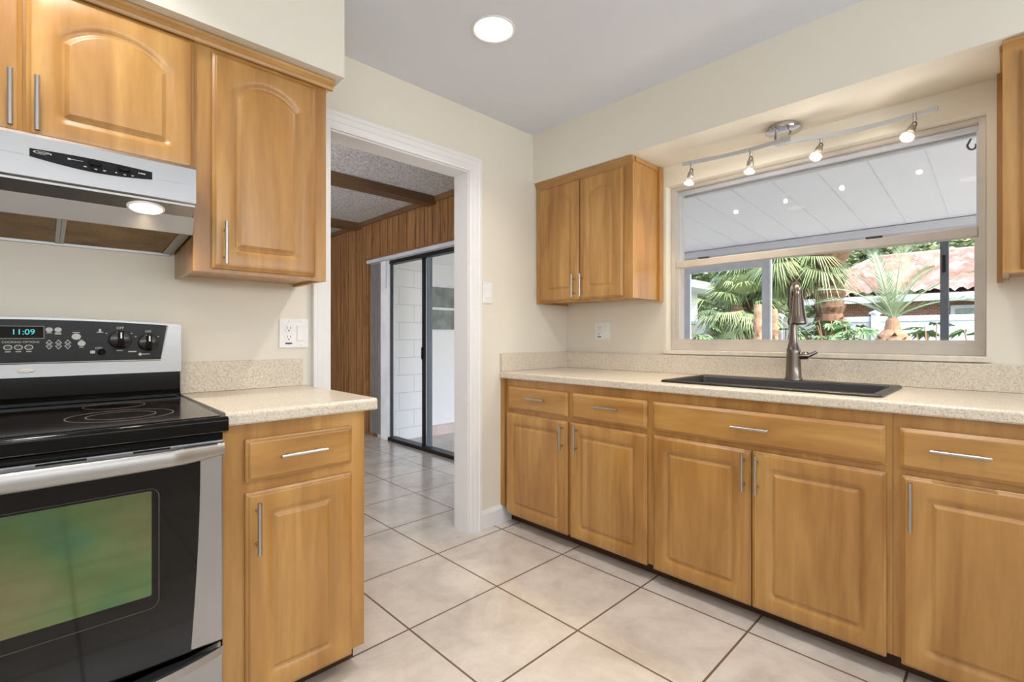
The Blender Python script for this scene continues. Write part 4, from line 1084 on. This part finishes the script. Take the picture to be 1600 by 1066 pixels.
def rdir(az, el): return Vector((math.cos(az)*math.cos(el), math.sin(az)*math.cos(el), math.sin(el)))
def fan_palm(label, x, y, zc, L, nf, trunk=(0.09, 0.08), seed=1, mat='leaf_fan'):
    random.seed(seed); r = thing('fan_palm', label, 'palm', (x, y, -0.25))
    link_mesh('trunk', trunk_bm(x, y, -0.25, zc, trunk[0], trunk[1]), 'trunk_brown', r)
    bm = B()
    for k in range(nf):
        fan_frond(bm, Vector((x, y, zc-0.05)), rdir(2*PI*k/nf*1.618*3+random.random()*0.5, random.uniform(-0.5, 1.2)), L*random.uniform(0.8, 1.15))
    for k in range(nf//2):
        fan_frond(bm, Vector((x, y, zc-0.12)), rdir(2*PI*k/nf*1.618*5+random.random()*0.5, random.uniform(-1.1, -0.2)), L*random.uniform(0.7, 1.0))
    link_mesh('fronds', bm, mat, r)
fan_palm('fan palm with dense drooping green fronds left of the pale stump', 10.4, 3.92, 1.75, 1.05, 26, (0.16, 0.12), 3)
fan_palm('taller fan palm rising behind the dense fan palm at the left', 11.3, 4.05, 2.75, 1.25, 24, (0.12, 0.10), 5)
fan_palm('fan palm with broad fronds filling the gap left of the faucet', 11.0, 3.05, 2.75, 1.25, 24, (0.10, 0.09), 9)
def stump(label, x, y, zt, rr):
    r = thing('palm_stump', label, 'palm trunk', (x, y, -0.25))
    link_mesh('trunk', trunk_bm(x, y, -0.25, zt, rr*1.25, rr*0.7, 0.12), 'trunk_pale', r)
    bm = B()
    for k in range(46):
        az, zz_ = k*2.4, -0.2+(zt-0.05)*k/46; p = Vector((x, y, zz_)); q = rdir(az, 0.7)
        s_ = q.cross(Vector((0, 0, 1))).normalized()*rr*0.4
        vs = [bm.verts.new(w_) for w_ in (p+rdir(az, 0)*rr*0.9-s_, p+rdir(az, 0)*rr*0.9+s_, p+q*rr*1.9)]; bm.faces.new(vs)
    link_mesh('frond_stubs', bm, 'trunk_pale', r)
stump('pale slender trimmed palm trunk left of the grey patio door stile', 8.5, 2.87, 1.66, 0.085)
stump('reddish trimmed palm trunk right of the grey patio door stile', 9.0, 2.78, 1.60, 0.07)
# big date palm
random.seed(11)
r = thing('date_palm', 'thick brown date palm trunk standing behind the faucet', 'palm', (11.0, 2.42, -0.25))
link_mesh('trunk', trunk_bm(11.0, 2.42, -0.25, 2.35, 0.20, 0.27, 0.10, 14, 20), 'trunk_brown', r)
link_mesh('crown_base', lathe(B(), (11.0, 2.42, 0), [(0.10, 2.3), (0.22, 2.5), (0.36, 2.75), (0.30, 2.95), (0.1, 3.1)], 'z', 16), 'trunk_brown', r)
bm = B()
for k in range(70):
    az = k*2.4; zz_ = 0.1+2.2*k/70; p = Vector((11.0, 2.42, zz_)); rr = 0.23; q = rdir(az, 0.9); s_ = q.cross(Vector((0, 0, 1))).normalized()*0.09
    vs = [bm.verts.new(w_) for w_ in (p+rdir(az, 0)*rr*0.8-s_, p+rdir(az, 0)*rr*0.8+s_, p+q*0.17+rdir(az, 0)*rr*0.95)]; bm.faces.new(vs)
link_mesh('frond_stubs', bm, 'trunk_brown', r)
bm = B()
for k in range(24): pinnate(bm, Vector((11.0, 2.42, 3.0)), rdir(k*2.4, random.uniform(0.75, 1.3)), random.uniform(2.0, 2.8), 0.6, 60, 0.40, 0.009)
for k in range(5): pinnate(bm, Vector((11.0, 2.42, 2.95)), rdir(1.2+0.25*k, random.uniform(0.3, 0.7)), random.uniform(1.5, 2.0), 0.9, 60, 0.40, 0.009)
link_mesh('fronds', bm, 'leaf_date', r)
# small date palm in front
random.seed(21)
r = thing('pygmy_palm', 'small arching date palm in the middle of the lower window', 'palm', (8.0, 1.05, -0.25))
link_mesh('trunk', lathe(B(), (8.0, 1.05, 0), [(0.10, -0.25), (0.13, 0.4), (0.18, 0.90), (0.20, 1.06), (0.16, 1.15), (0.09, 1.22), (0.07, 1.34), (0.03, 1.40)], 'z', 16), 'trunk_pale', r)
bm = B()
for k in range(60):
    az, zz_ = k*2.4, 0.5+0.62*k/60; p = Vector((8.0, 1.05, zz_)); rr = 0.17; q = rdir(az, 0.8); s_ = q.cross(Vector((0, 0, 1))).normalized()*0.05
    bm.faces.new([bm.verts.new(w_) for w_ in (p+rdir(az, 0)*rr*0.8-s_, p+rdir(az, 0)*rr*0.8+s_, p+q*0.10+rdir(az, 0)*rr*0.95)])
link_mesh('frond_stubs', bm, 'trunk_brown', r)
bm = B(); base = Vector((8.0, 1.05, 1.36))
for az, el, L, dr_ in ((2.2, 0.85, 1.25, 0.55), (1.95, 1.15, 1.35, 0.5), (-1.7, 0.9, 1.35, 0.5), (-1.3, 1.2, 1.3, 0.4), (-1.9, 0.55, 1.4, 0.6), (0.3, 1.2, 1.2, 0.5), (2.6, 1.3, 1.2, 0.3), (-2.6, 1.35, 1.2, 0.3), (3.0, 0.8, 1.0, 0.6), (-2.2, 1.1, 1.2, 0.5), (1.5, 0.7, 1.3, 0.6), (1.0, 1.35, 1.2, 0.3)):
    pinnate(bm, base, rdir(az, el), L, dr_, 60, 0.26, 0.0055)
link_mesh('fronds', bm, 'leaf_date', r)
# broad-leaf shrubs
def shrub(label, x, y, zt, rad, n, seed):
    random.seed(seed); r = thing('philodendron', label, 'shrub', (x, y, -0.25))
    st, lf = B(), B()
    for k in range(n):
        az = random.random()*2*PI; rr = rad*random.random()**0.6; zz_ = zt-random.random()**1.5*0.75-0.35*(rr/rad)
        p = Vector((x+rr*math.cos(az), y+rr*math.sin(az), zz_))
        tube(st, [(x+0.05*math.cos(az), y+0.05*math.sin(az), -0.25), (x+rr*0.5*math.cos(az), y+rr*0.5*math.sin(az), zz_*0.6), p], 0.008, 5)
        d = (rdir(az+random.uniform(-0.6, 0.6), random.uniform(-0.6, 0.2))); a_, b_ = frame_of(d); L = random.uniform(0.22, 0.34)
        for j in range(7):     # lobed leaf: seven fingers
            f = (j-3)*0.42; dd = d*math.cos(f)+a_*math.sin(f); wv = (a_*math.cos(f)-d*math.sin(f))*0.038
            l = L*(1-0.12*abs(j-3)); m = p+dd*l*0.5+b_*0.015; e = p+dd*l+Vector((0, 0, -0.03))
            lf.faces.new([lf.verts.new(q) for q in (p, m+wv, e, m-wv)])
    link_mesh('stems', st, 'trunk_pale', r); link_mesh('leaves', lf, 'leaf_broad', r)
shrub('lobed leafy shrub at the foot of the thick date palm', 10.4, 2.25, 1.55, 0.55, 36, 31)
shrub('lobed leafy shrub between date palm trunk and small date palm', 9.6, 1.72, 1.45, 0.45, 30, 32)
shrub('lobed leafy shrub right of the small date palm', 9.0, 0.72, 1.35, 0.42, 30, 33)
shrub('lobed leafy shrub right of the dark patio door post', 9.0, 0.22, 1.40, 0.40, 30, 34)
shrub('lobed leafy shrub at the lower left corner of the window view', 9.6, 4.35, 1.55, 0.42, 26, 35)
shrub('lobed leafy shrub under the dense fan palm', 9.8, 3.62, 1.25, 0.40, 26, 36)
shrub('lobed leafy shrub at the right edge of the window view', 9.4, -0.02, 1.25, 0.35, 24, 38)
shrub('lobed leafy shrub just left of the faucet', 9.8, 2.85, 1.45, 0.35, 22, 37)
# background trees
def tree(label, x, y, zc, rx, rz, n, mat, seed):
    random.seed(seed); r = thing('tree', label, 'tree', (x, y, -0.25))
    link_mesh('trunk', trunk_bm(x, y, -0.25, zc, 0.22, 0.12, 0.05, 8, 6), 'trunk_brown', r)
    bm = B(); blobs = [(random.gauss(0, 0.45), random.gauss(0, 0.45), random.gauss(0, 0.4), random.uniform(0.25, 0.5)) for _ in range(16)]
    for k in range(n):
        bx_, by_, bz_, br_ = random.choice(blobs); d = rdir(random.random()*2*PI, math.asin(random.uniform(-1, 1)))*br_*random.random()**0.3
        p = Vector((x+(bx_+d.x)*rx, y+(by_+d.y)*rx, zc+(bz_+d.z)*rz)); q = rdir(random.random()*2*PI, random.uniform(-1, 1)); a_, b_ = frame_of(q); s = random.uniform(0.10, 0.20)
        bm.faces.new([bm.verts.new(w_) for w_ in (p-a_*s, p+b_*s*0.6, p+a_*s, p-b_*s*0.6)])
    link_mesh('crown', bm, mat, r)
for i, (x, y, zc, rx, rz, n, mat, lb) in enumerate((
    (24, 10.5, 3.6, 3.2, 2.8, 5200, 'leaf_tree', 'leafy tree above the pale house wing at the far left'),
    (22, 7.0, 3.8, 3.0, 2.8, 5200, 'leaf_dark', 'dark leafy tree behind the fan palms'),
    (27, 6.2, 4.2, 3.4, 2.6, 5200, 'leaf_tree', 'leafy tree between the fan palms and the tile roof'),
    (30, 4.2, 4.6, 3.4, 2.2, 5200, 'leaf_dark', 'dark tree line behind the left end of the tile roof'),
    (31, 1.9, 4.5, 3.0, 2.0, 4200, 'leaf_tree', 'leafy tree behind the middle of the tile roof'),
    (34, -1.2, 4.6, 3.0, 1.9, 4200, 'leaf_dark', 'dark tree behind the right end of the tile roof'))):
    tree(lb, x, y, zc, rx, rz, n, mat, 50+i)
